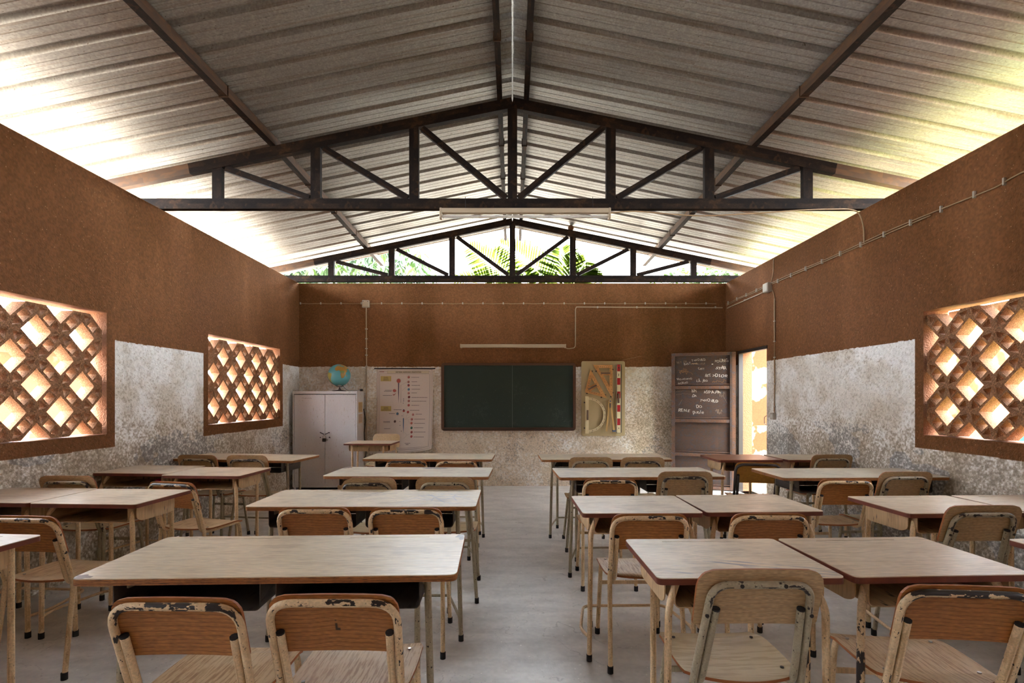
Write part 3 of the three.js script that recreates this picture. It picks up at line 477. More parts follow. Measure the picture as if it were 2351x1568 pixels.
// ---------------------------------------------------------------- far wall: board, chart, instruments, cabinet, globe, lamps
const ZW = -ZB, bx = (px) => px;   // plane of the far wall
{
  const t = thing('blackboard', 'dark green chalkboard with brown rounded frame and faint chalk dust', 'blackboard', [-0.06, 0.85, ZW]);
  const W = 2.045, H = 1.025, frame = roundRect(W, H, 0.05), hole = new THREE.Path(); hole.moveTo(-W / 2 + 0.035, -H / 2 + 0.04); hole.lineTo(-W / 2 + 0.035, H / 2 - 0.03); hole.lineTo(W / 2 - 0.035, H / 2 - 0.03); hole.lineTo(W / 2 - 0.035, -H / 2 + 0.04); frame.holes.push(hole);
  mesh('frame', plate(frame, 0.03, 0.004).translate(0, H / 2, 0.004), std({ color: 0x5a3a26, roughness: 0.6 }), t);
  const chalk = dataTex(1024, 512, (u, v) => { const n = fbm(u * 7, v * 4, 1501), s = fbm(u * 60 + 4 * n, v * 22, 1503), d = vn(u * 380, v * 190, 1505), a = sst(0.46, 0.72, n) * (u > 0.53 ? 1 : 0.6) * sst(0.95, 0.3, v); let c = [38, 54, 47]; if (s > 0.5 && d > 0.55) c = mix(c, [120, 126, 112], 0.42 * a); if (hash(u * 700, v * 350, 15) > 0.9988 && v < 0.6) c = [170, 168, 156]; return c; });
  mesh('writing_surface', plate(roundRect(W - 0.06, H - 0.06, 0.002), 0.012).translate(0, H / 2 + 0.003, 0.002), std({ map: rep(chalk, 1 / 2, 1, 0.5, 0.5), roughness: 0.6 }), t);
  mesh('panel_joint', box(0.006, H - 0.075, 0.003, 0.06, H / 2 + 0.004, 0.0155), std({ color: 0x65706a, roughness: 0.7 }), t);
  mesh('chalk_ledge', rbox(W - 0.06, 0.02, 0.045, 0, 0.022, 0.04, 0.006), std({ color: 0x3c2a1e, roughness: 0.6 }), t);
}
{
  const t = thing('wall_chart', 'hanging anatomy chart with organs and yellow boxes beside the cabinet', 'chart', [-1.645, 0.55, ZW]);
  const W = 0.86, H = 1.24;
  const tex = canvasTex(688, 992, (g, w, h) => {
    const S = w / 129, X = (px) => (px - 865) * S, Y = (py) => (py - 847) * (h / 190);
    g.fillStyle = '#d6c6ba'; g.fillRect(0, 0, w, h);
    g.strokeStyle = '#5b5148'; g.lineWidth = 2; g.strokeRect(X(866.5), Y(848.5), X(991.5) - X(866.5), Y(1034) - Y(848.5)); g.strokeRect(X(870), Y(853), X(988) - X(870), Y(1030) - Y(853)); g.lineWidth = 1.4; g.strokeRect(X(872), Y(859), X(986) - X(872), Y(1028) - Y(859));
    g.fillStyle = '#cdbb9e'; g.fillRect(X(889.5), Y(851.5), X(985) - X(889.5), Y(857.5) - Y(851.5)); g.strokeRect(X(889.5), Y(851.5), X(985) - X(889.5), Y(857.5) - Y(851.5));
    g.fillStyle = '#3c342e'; g.font = 'bold 24px sans-serif'; g.textAlign = 'center'; g.textBaseline = 'middle'; g.fillText('SISTEMA NERVOSO VEGETATIVO', X(938), Y(854.7), X(968) - X(909));
    g.fillStyle = '#8c4a44'; g.fillRect(X(872), Y(853), 26, 7); g.fillStyle = '#4a4440'; g.fillRect(X(872) + 28, Y(853), 26, 7); g.fillStyle = '#a83a32'; g.fillRect(X(878), Y(853), 18, 7);
    const yellow = (x0, y0, x1, y1, lines) => { g.fillStyle = '#bda45c'; g.fillRect(X(x0), Y(y0), X(x1) - X(x0), Y(y1) - Y(y0)); g.fillStyle = '#463c28'; g.font = 'bold 13px sans-serif'; lines.forEach((l, i) => g.fillText(l, X((x0 + x1) / 2), Y(y0 + 3.4 + i * 3))); };
    yellow(874.5, 864, 898.5, 876, ['SISTEMA', 'NERVOSO', 'SIMPATICO']); yellow(874.5, 934, 898.5, 946, ['SISTEMA', 'NERVOSO', 'PARASSIMPATICO']);
    const spine = (x, y0, y1, wd, c) => { g.fillStyle = c; g.beginPath(); g.moveTo(X(x - wd), Y(y0)); g.lineTo(X(x + wd), Y(y0)); g.lineTo(X(x + wd * 0.7), Y((y0 + y1) / 2)); g.lineTo(X(x), Y(y1)); g.lineTo(X(x - wd * 0.7), Y((y0 + y1) / 2)); g.fill(); };
    spine(915.5, 878, 928, 1.4, '#5c4a5c'); spine(926.7, 962.5, 999, 1.3, '#3d5f80');
    const blob = (x, y, rx, ry, c, a = 0) => { g.fillStyle = c; g.beginPath(); g.ellipse(X(x), Y(y), rx * S, ry * S, a, 0, 7); g.fill(); };
    blob(915.5, 875, 4.6, 4.8, '#b8584a'); g.strokeStyle = '#8e3c34'; g.lineWidth = 2; for (let i = -1; i <= 1; i++) { g.beginPath(); g.moveTo(X(915.5 + i * 2), Y(871)); g.lineTo(X(915.5 + i * 2.6), Y(879)); g.stroke(); }
    blob(906, 898, 4, 3.3, '#b4584e'); g.strokeStyle = '#8c2c2c'; g.lineWidth = 6; g.beginPath(); g.arc(X(904), Y(908), 6, 2, 6.5); g.lineTo(X(908.5), Y(904.6)); g.stroke();
    const organs = [[938.6, 866.5, '#b86a5e'], [938, 877.5, '#a86c60'], [938.4, 885.5, '#b04436'], [938.6, 895, '#5a86a6'], [938.6, 904, '#c07e74'], [939.4, 913, '#7c2a2c'], [939, 922, '#b06a62'], [938.8, 932, '#b85a56'], [927.5, 945, '#b04a3c'], [937.4, 948, '#b4504a'], [949, 954, '#c08078'], [946.7, 965, '#b86e66'], [946, 974, '#bc6a58'], [946.5, 985, '#3e7460'], [947, 995, '#9c4c48'], [947, 1005, '#b8504c'], [912.8, 952, '#3a6a8a'], [907, 970, '#5a3a34']];
    for (const [x, y, c] of organs) { blob(x, y, 2.6, 3, c, 0.4); blob(x + 0.9, y + 0.8, 1.2, 1.4, 'rgba(60,20,20,0.35)'); }
    blob(937.6, 884, 1.6, 1.4, '#34466a'); blob(927.2, 943, 1.4, 1.4, '#2e3c60');
    g.strokeStyle = 'rgba(80,70,66,0.6)'; g.lineWidth = 1.3; g.beginPath(); for (const [a, b, c, d] of [[921, 885, 936, 877], [923, 898, 936, 887], [926, 952, 927, 962], [932, 962, 937, 952], [930, 965, 943, 959], [930, 965, 943, 965], [938, 966, 942, 976], [929, 995, 936, 1002], [936, 1002, 927, 1010], [936, 1002, 943, 999]]) { g.moveTo(X(a), Y(b)); g.lineTo(X(c), Y(d)); } g.stroke();
    g.fillStyle = '#3a3430'; for (let y = 885; y < 926; y += 1.4) g.fillRect(X(920.6) - 2, Y(y), 4, 4); for (const [x, y] of [[927, 917], [927, 920], [927, 922.5], [926, 927], [923.5, 957], [918.5, 970], [919, 979], [922, 992.5]]) blob(x, y, 0.8, 0.8, '#33404c');
    // illegible captions: short strokes
    const cap = (x, y, l) => { g.fillStyle = 'rgba(66,58,54,0.85)'; let a = 0, s = x * 7 + y; while (a < l) { const d = 0.5 + 1.1 * hash(s++, 3, 1); g.fillRect(X(x + a), Y(y) - 3, d * S, 6); a += d + 0.35; } };
    for (const [x, y, l] of [[945, 866.7, 16], [945, 877.3, 13], [945, 885.7, 18], [945, 894.5, 20], [945, 903.2, 12], [945, 914, 36], [945, 922.6, 34], [945, 932.5, 17], [942, 944, 21], [955, 953, 14], [952, 964.6, 24], [952, 974.5, 24], [952, 984.6, 21], [952, 994.6, 26], [952, 1006, 23], [884, 897, 15], [882, 899.4, 17], [879, 909, 20], [904, 942.5, 18], [893.5, 951.5, 12], [881, 970, 15], [881, 972.4, 15], [882.5, 987, 14], [931, 1021, 14], [935, 1023.5, 6]]) cap(x, y, l);
  });
  const N = 20, M = 28, pos = [], uv = [], idx = [];
  for (let j = 0; j <= M; j++) for (let i = 0; i <= N; i++) { const u = i / N, v = j / M, x = (u - 0.5) * W - (1 - v) ** 3 * 0.02 * (u > 0.5 ? 1 : 0), low = (1 - v) ** 5, sag = v < 0.04 ? -0.05 * Math.sin(u * Math.PI) + 0.02 * u : 0; pos.push(x, v * H + sag, 0.012 + 0.05 * low + 0.006 * Math.sin(u * 9 + v * 7) * (1 - v) + 0.012 * low * Math.sin(u * 17)); uv.push(u, v); if (i < N && j < M) { const a = j * (N + 1) + i, b = a + N + 1; idx.push(a, a + 1, b, b, a + 1, b + 1); } }
  const g = new THREE.BufferGeometry(); g.setAttribute('position', new THREE.Float32BufferAttribute(pos, 3)); g.setAttribute('uv', new THREE.Float32BufferAttribute(uv, 2)); g.setIndex(idx); g.computeVertexNormals();
  mesh('sheet', g, new THREE.MeshPhysicalMaterial({ map: tex, roughness: 0.35, clearcoat: 0.4, clearcoatRoughness: 0.2, side: THREE.DoubleSide }), t);
  mesh('top_rod', tube([[-0.465, H + 0.005, 0.015], [0.465, H + 0.005, 0.015]], 0.009), rubber, t);
  mesh('hanging_cord', tube([[-0.21, H + 0.01, 0.012], [0.02, H + 0.13, 0.008], [0.2, H + 0.01, 0.012]], 0.002, 0.01, 5), std({ color: 0x4a3626, roughness: 0.9 }), t);
}
{ // board with drawing instruments
  const ox = 1.384, oy = 0.77, W = 0.66, H = 1.135;
  const t = thing('instrument_board', 'beige backing board for drawing instruments beside the blackboard', 'board', [ox, oy, ZW]);
  const beige = std({ color: 0xb8a47a, roughness: 0.6 });
  mesh('panel', plate(roundRect(W, H, 0.03), 0.018, 0.003).translate(0, H / 2, 0.004), beige, t);
  mesh('dark_strip', box(0.008, 1.04, 0.003, 0.275, H / 2, 0.0275), std({ color: 0x2a2a30, roughness: 0.5 }), t);
  const peg = std({ color: 0x3c3430, roughness: 0.5 });
  const P = (zx, zy) => [((zx / 8.25 + 1325) - 1383.5) / 150.1, (1000 - (zy / 8.25 + 820)) / 150.1];   // board metres measured from its lower edge
  for (const [a, b] of [[270, 268], [348, 268], [660, 235], [175, 685], [447, 757], [660, 675], [628, 748], [520, 715], [128, 858], [130, 1340], [490, 1228], [268, 1408], [690, 1390]]) { const [x, y] = P(a, b); mesh('peg', move(new THREE.CylinderGeometry(0.012, 0.012, 0.016, 8), x, y, 0.033, Math.PI / 2), peg, t); }
  const wood = std({ map: rep(backWood(1601, [206, 152, 92], [186, 128, 70]), 1, 1), roughness: 0.5 }), ivory = std({ color: 0xe0cfa4, roughness: 0.5 }), Z0 = ZW + 0.046;
  const tri = (name, pts, holes, label, handle) => {
    const o = thing(name, label, 'set square', [ox, oy, Z0]), s = new THREE.Shape(pts.map(([a, b]) => new THREE.Vector2(...P(a, b)))); for (const h of holes) s.holes.push(new THREE.Path(h.map(([a, b]) => new THREE.Vector2(...P(a, b)))));
    mesh('blade', plate(s, 0.008), wood, o); const [a, b] = handle.map((q) => P(...q)); mesh('handle', bar([...a, 0.018], [...b, 0.018], 0.02, 0.022), std({ color: 0x6e5a4c, roughness: 0.5 }), o);
    for (let i = 0; i < 3; i++) { const A = P(...pts[i]), B = P(...pts[(i + 1) % 3]), C = P(...pts[(i + 2) % 3]); for (let k = 2; k < 8; k++) { const q = k / 9, x = A[0] + (B[0] - A[0]) * q, y = A[1] + (B[1] - A[1]) * q, dx = C[0] - x, dy = C[1] - y, l = Math.hypot(dx, dy); mesh('mark', move(new THREE.CylinderGeometry(0.005, 0.005, 0.002, 6), x + dx / l * 0.03, y + dy / l * 0.03, 0.009, Math.PI / 2), peg, o); } }
  };
  tri('set_square', [[238, 232], [130, 665], [548, 775]], [[[258, 388], [208, 560], [320, 500]], [[352, 560], [240, 650], [425, 680]]].map((h) => h), 'wooden set square tilted on the beige board, handle slanting', [[200, 610], [350, 530]]);
  tri('set_square', [[290, 150], [655, 780], [652, 150]], [[[390, 208], [430, 285], [600, 285], [600, 208]], [[475, 345], [598, 555], [598, 345]]], 'wooden set square hanging point down beside the long ruler', [[430, 306], [608, 306]]);
  { const o = thing('protractor', 'ivory half-round protractor low on the beige board', 'protractor', [ox, oy, Z0]); const [cx, cy] = P(172, 1090), r1 = 0.268, r0 = 0.232, s = new THREE.Shape(); s.absarc(cx + 0.02, cy, r1, -Math.PI / 2, Math.PI / 2, false); s.absarc(cx + 0.02, cy, r0, Math.PI / 2, -Math.PI / 2, true); mesh('arc', plate(s, 0.007), ivory, o); const [a, b] = [P(172, 740), P(172, 1442)]; mesh('straight_edge', bar([...a, 0.005], [...b, 0.005], 0.01, 0.052), ivory, o); mesh('handle', bar([...P(182, 1000), 0.018], [...P(182, 1185), 0.018], 0.02, 0.024), std({ color: 0x6e5a4c, roughness: 0.5 }), o);
    for (let k = 0; k <= 36; k++) { const q = -Math.PI / 2 + (k / 36) * Math.PI; mesh('mark', bar([cx + 0.02 + 0.24 * Math.cos(q), cy + 0.24 * Math.sin(q), 0.008], [cx + 0.02 + 0.262 * Math.cos(q), cy + 0.262 * Math.sin(q), 0.008], 0.002, k % 3 ? 0.003 : 0.007), peg, o); } }
  { const o = thing('compass', 'wooden blackboard compass with two legs between protractor and ruler', 'compass', [ox, oy, Z0 - 0.003]); for (const [a, b] of [[[595, 830], [535, 1400]], [[612, 830], [680, 1380]]]) mesh('leg', bar([...P(...a), 0.014], [...P(...b), 0.014], 0.018, 0.026), std({ color: 0xc8a468, roughness: 0.5 }), o); mesh('hinge', move(new THREE.CylinderGeometry(0.026, 0.026, 0.034, 14), ...P(606, 832), 0.016, Math.PI / 2), std({ color: 0xc8a468, roughness: 0.5 }), o); mesh('pivot', move(new THREE.CylinderGeometry(0.013, 0.013, 0.04, 10), ...P(606, 832), 0.02, Math.PI / 2), std({ color: 0x5c6680, roughness: 0.4, metalness: 0.5 }), o); mesh('grip', bar([...P(606, 870), 0.02], [...P(606, 955), 0.02], 0.02, 0.022), std({ color: 0x5a4e4a, roughness: 0.5 }), o); mesh('chalk_holder', move(new THREE.CylinderGeometry(0.014, 0.014, 0.05, 8), ...P(680, 1390), 0.018, 0, 0, Math.PI / 2), std({ color: 0x4a5a7c, roughness: 0.4 }), o); }
  { const o = thing('metre_ruler', 'long ivory ruler with red blocks on the beige board', 'ruler', [ox, oy, Z0 - 0.0005]); const [a, b] = [P(765, 140), P(765, 1432)];
    const tex = canvasTex(64, 768, (g, w, h) => { g.fillStyle = '#e2d3aa'; g.fillRect(0, 0, w, h); g.fillStyle = '#b01822'; for (let i = 0; i < 5; i++) g.fillRect(w * 0.22, (i * 2 / 10.2 + 0.003) * h, w * 0.66, h / 10.2); g.fillStyle = '#26262c'; for (let i = 0; i < 100; i++) if (i % 2) g.fillRect(w * 0.04, (i / 100) * h, w * 0.16, h / 110); g.strokeStyle = '#26262c'; g.lineWidth = 3; g.strokeRect(1, 1, w - 2, h - 2); g.fillRect(w * 0.5, h * 0.135, 8, 28); g.beginPath(); g.arc(w * 0.55, h * 0.05, 8, 0, 7); g.fill(); g.fillRect(w * 0.5, h * 0.92, 8, 16); });
    const g = new THREE.BoxGeometry(0.07, a[1] - b[1], 0.008); mesh('blade', g.translate(a[0], (a[1] + b[1]) / 2, 0.0045), std({ map: tex, roughness: 0.5 }), o); mesh('handle', bar([...P(765, 690), 0.018], [...P(765, 870), 0.018], 0.02, 0.024), std({ color: 0x6e5a4c, roughness: 0.5 }), o); }
  solo('loose_wire', tube([[1.67, 1.92, ZW + 0.012], [1.78, 1.945, ZW + 0.02], [1.97, 1.985, ZW + 0.012]], 0.002, 0.05, 5), std({ color: 0xa08060, roughness: 0.7 }), 'thin stiff wire sticking out from the instrument board corner', 'wire');
}
const cabGrey = std({ map: rep(dataTex(512, 512, (u, v) => { const n = fbm(u * 4, v * 4, 1701), f = fbm(u * 30, v * 30, 1703), k = 0.97 + 0.06 * vn(u * 200, v * 200, 1705); let c = mix([218, 215, 217], [210, 207, 208], n); if (f > 0.75) c = mix(c, [150, 132, 116], 0.3); return [c[0] * k, c[1] * k, c[2] * k]; }), 1, 1), roughness: 0.38 });
{
  const t = thing('steel_cabinet', 'grey two-door steel cabinet with padlock, carrying a globe', 'cabinet', [-2.737, 0, -7.5 - 0.17]);
  const W = 0.942, H = 1.445, D = 0.34, f = D / 2;
  mesh('body', merge([box(0.02, H - 0.04, D, -W / 2 + 0.01, H / 2 + 0.02, 0), box(0.02, H - 0.04, D, W / 2 - 0.01, H / 2 + 0.02, 0), box(W - 0.04, 0.04, D, 0, H - 0.02, 0), box(W - 0.04, 0.03, D, 0, 0.055, 0), box(W - 0.04, H - 0.11, 0.01, 0, H / 2 + 0.015, -f + 0.005)]), cabGrey, t);
  for (const s of [-1, 1]) { const d = new THREE.Group(); d.name = 'door'; t.add(d); mesh('door_panel', rbox(0.444, H - 0.12, 0.018, s * 0.2245, H / 2 + 0.01, f - 0.013, 0.003), cabGrey, d); mesh('hasp', box(0.012, 0.012, 0.02, s * 0.062, 0.84, f + 0.006), screwMat, d); mesh('hasp_bar', bar([s * 0.062, 0.842, f + 0.012], [s * 0.006, 0.815, f + 0.016], 0.008, 0.01), screwMat, d); mesh('bolt', move(new THREE.CylinderGeometry(0.008, 0.008, 0.01, 8), s * 0.066, 0.77, f, Math.PI / 2), screwMat, d); }
  mesh('key_lock', move(new THREE.CylinderGeometry(0.011, 0.011, 0.01, 12), 0.035, 0.735, f, Math.PI / 2), screwBright, t);
  for (const x of [-1, 1]) for (const z of [-1, 1]) mesh('leg', box(0.03, 0.05, 0.03, x * (W / 2 - 0.03), 0.02 + 0.005, z * (f - 0.03)), cabGrey, t);
  const scr = canvasTex(256, 64, (g, w, h) => { g.fillStyle = '#d6d3d5'; g.fillRect(0, 0, w, h); g.strokeStyle = '#6a5c50'; g.lineWidth = 3; g.beginPath(); let x = 20; g.moveTo(x, 40); for (let i = 0; i < 26; i++) { x += 7; g.lineTo(x, 24 + 24 * hash(i, 2, 8)); } g.stroke(); });
  mesh('handwriting', box(0.001, 0.001, 0.001, 0, 0.8, 0), cabGrey, t).geometry = new THREE.PlaneGeometry(0.2, 0.05).translate(-0.255, 1.345, f - 0.0032); t.children[t.children.length - 1].material = std({ map: scr, roughness: 0.4 });
  const pl = thing('padlock', 'dark padlock hanging from the cabinet doors', 'padlock', [-2.742, 0.735, -7.5 + 0.02]);
  mesh('lock_body', rbox(0.05, 0.045, 0.02, 0, 0.0, 0, 0.006), std({ color: 0x2e2824, roughness: 0.45, metalness: 0.6 }), pl); mesh('shackle', tube([[-0.016, 0.02, 0], [-0.016, 0.065, 0], [0.016, 0.065, 0], [0.016, 0.02, 0]], 0.005, 0.016, 7), screwBright, pl);
  for (const [y, h, lab, c] of [[1.16, 0.155, 'upper small paper notice taped to the cabinet side', '#c8a878'], [1.0, 0.14, 'lower small paper notice taped to the cabinet side', '#cdb49a']]) {
    const tex = canvasTex(128, 96, (g, w, hh) => { g.fillStyle = c; g.fillRect(0, 0, w, hh); g.strokeStyle = 'rgba(120,80,50,0.8)'; g.lineWidth = 3; for (let i = 1; i < 7; i++) { g.beginPath(); g.moveTo(8, i * 13); g.lineTo(118 - 30 * hash(i, 4, 4), i * 13); g.stroke(); } });
    const m = solo('paper_notice', new THREE.BoxGeometry(0.0015, h, 0.2), std({ map: tex, roughness: 0.8 }), lab, 'notice', 'paper notices'); m.position.set(-2.2645, y + h / 2 - 0.03, -7.66);
  }
}
{
  const t = thing('globe', 'blue desk globe showing Africa, standing on the steel cabinet', 'globe', [-2.575, 1.445, -7.64]);
  const tex = canvasTex(1024, 512, (g, w, h) => {
    g.fillStyle = '#5fa3ac'; g.fillRect(0, 0, w, h); for (let i = 0; i < 500; i++) { g.fillStyle = `rgba(${60 + 60 * hash(i, 1, 2)},${150 + 40 * hash(i, 2, 2)},${170},0.16)`; g.beginPath(); g.ellipse(hash(i, 3, 2) * w, hash(i, 4, 2) * h, 30, 9, 0, 0, 7); g.fill(); }
    const poly = (pts, c) => { g.fillStyle = c; g.strokeStyle = '#7a5a24'; g.lineWidth = 1.5; g.beginPath(); pts.forEach(([lo, la], i) => { const x = ((lo + 180) / 360) * w, y = ((90 - la) / 180) * h; i ? g.lineTo(x, y) : g.moveTo(x, y); }); g.closePath(); g.fill(); g.stroke(); };
    poly([[-17, 15], [-13, 28], [-6, 35], [10, 37], [11, 33], [20, 31], [32, 31], [37, 22], [43, 12], [51, 12], [48, 5], [40, -4], [40, -15], [35, -20], [35, -25], [28, -33], [19, -35], [15, -27], [12, -17], [13, -8], [9, 0], [9, 4], [4, 6], [-8, 4], [-14, 9]], '#b98a3c');
    poly([[8, 4], [30, 5], [32, -2], [28, -10], [14, -9], [9, 0]], '#7d8a44'); poly([[14, -12], [33, -14], [32, -25], [20, -30]], '#a98c40'); poly([[44, -13], [50, -16], [47, -25], [44, -24]], '#b98a3c');
    poly([[-80, 8], [-62, 11], [-50, 1], [-35, -6], [-39, -18], [-48, -26], [-58, -36], [-66, -46], [-70, -54], [-74, -50], [-72, -30], [-76, -14], [-81, -4]], '#9a9040'); poly([[-9, 37], [-9, 43], [0, 44], [-4, 48], [10, 54], [30, 60], [60, 68], [120, 72], [170, 66], [140, 50], [120, 30], [108, 12], [95, 20], [80, 8], [70, 22], [57, 25], [44, 13], [34, 29], [36, 37], [26, 40], [20, 38], [13, 45], [3, 43]], '#c29a50'); poly([[114, -22], [130, -12], [142, -12], [153, -27], [148, -38], [130, -32], [116, -34]], '#b98a3c'); poly([[-125, 48], [-165, 62], [-110, 70], [-60, 55], [-80, 26], [-97, 20], [-110, 24]], '#b5944c');
    g.fillStyle = '#e6e2da'; g.fillRect(0, h * 0.95, w, h * 0.05);
  });
  const s = mesh('sphere', new THREE.SphereGeometry(0.163, 40, 28), std({ map: tex, roughness: 0.35 }), t); s.position.set(0, 0.24, 0); s.rotation.set(-0.28, -1.32, 0.12, 'ZXY');
  mesh('meridian_arm', tube([[-0.1, 0.125, 0.0], [-0.03, 0.068, 0], [0.03, 0.066, 0], [0.06, 0.085, 0]], 0.006, 0.04, 7), std({ color: 0x5c4a3c, roughness: 0.4 }), t);
  mesh('stem', move(new THREE.ConeGeometry(0.024, 0.05, 16), 0.005, 0.044, 0), std({ color: 0x4c3c3c, roughness: 0.5 }), t);
  const lp = [[0, 0], [0.105, 0], [0.1, 0.008], [0.03, 0.02], [0, 0.02]].map((p) => new THREE.Vector2(...p)); mesh('base', new THREE.LatheGeometry(lp, 28), std({ color: 0x4c3c3c, roughness: 0.5 }), t);
  mesh('power_cord', tube([[0.05, 0.09, 0.005], [0.1, 0.03, 0.02], [0.16, 0.007, 0.04], [0.26, 0.007, 0.05], [0.33, 0.016, 0.05]], 0.0035, 0.04, 6), rubber, t); mesh('plug', rbox(0.04, 0.034, 0.028, 0.345, 0.018, 0.05, 0.006), rubber, t);
}
// cables, boxes, switches
const cableMat = std({ color: 0xa88a66, roughness: 0.6 }), pvc = std({ color: 0xb09a7e, roughness: 0.55 }), boxMat = std({ color: 0xb4aa9a, roughness: 0.6 });
const wallY = (py) => 1.35 + (913 - py) / 150.1, wallX = (px) => (px - 1176.5) / 150.1;
{
  const t = thing('wall_cable', 'thin cable clipped in a line across the brown top of the board wall', 'cable', [0, 2.79, ZW]); const pts = [], step = 0.31; let k = 0;
  for (let x = -3.24; x < 3.2; x += step / 2, k++) pts.push([x, k % 2 ? -0.006 : 0, 0.008]);
  mesh('cable', tube(pts, 0.0045, 0.06, 6, true, 2), cableMat, t); for (let x = -3.24; x < 3.2; x += step) mesh('clip', rbox(0.018, 0.032, 0.014, x, 0.002, 0.008, 0.003), boxMat, t);
}
{ const t = thing('conduit_pipe', 'straight pale pipe on the board wall leading to the corner by the door', 'pipe', [0, 2.735, ZW]); mesh('pipe', tube([[0.985, 0, 0.012], [3.21, -0.01, 0.012]], 0.008), pvc, t); for (const x of [1.3, 1.9, 2.5, 3.1]) mesh('clip', rbox(0.02, 0.03, 0.02, x, -0.003, 0.012, 0.003), boxMat, t); }
{ const t = thing('lamp_conduit', 'vertical pipe dropping from the cable to the lamp above the blackboard', 'pipe', [0.962, 2.14, ZW]); mesh('pipe', tube([[0.02, 0.6, 0.012], [0, 0.57, 0.012], [0, 0.0, 0.012], [-0.02, -0.03, 0.02], [-0.12, -0.045, 0.03], [-0.17, -0.02, 0.03]], 0.007, 0.03), pvc, t); }
{ const t = thing('conduit_pipe', 'vertical pipe beside the cabinet with many clips', 'pipe', [-2.235, 0.5, ZW]); mesh('pipe', tube([[0, 0, 0.012], [0.006, 1.3, 0.012], [0, 2.27, 0.012]], 0.0085, 0.1), pvc, t); for (const y of [0.52, 0.79, 1.06, 1.33, 1.5, 1.6, 1.75, 1.9]) mesh('clip', rbox(0.036, 0.016, 0.018, 0.003, y, 0.012, 0.003), boxMat, t); }
{ const t = thing('junction_box', 'square junction box where the board-wall cable meets the pipe by the cabinet', 'junction box', [-2.235, 2.79, ZW]); mesh('case', rbox(0.11, 0.11, 0.045, 0, -0.01, 0.024, 0.008), boxMat, t); mesh('lid', rbox(0.09, 0.09, 0.006, 0, -0.01, 0.049, 0.003), pvc, t); for (const x of [-0.035, 0.035]) mesh('screw', move(screwGeo.clone(), x, 0.025, 0.053, Math.PI / 2), screwMat, t); }
{ const t = thing('power_lead', 'black lead hanging down the wall between cabinet and pipe', 'lead', [-2.2, 0.42, ZW + 0.035]); mesh('lead', tube([[-0.06, 0.76, 0.015], [-0.03, 0.6, 0.02], [-0.055, 0.35, 0.02], [-0.02, 0.15, 0.02], [-0.03, 0.03, 0.02]], 0.006, 0.08, 6), rubber, t); mesh('plug', rbox(0.05, 0.06, 0.04, -0.03, 0.0, 0.024, 0.008), rubber, t); }
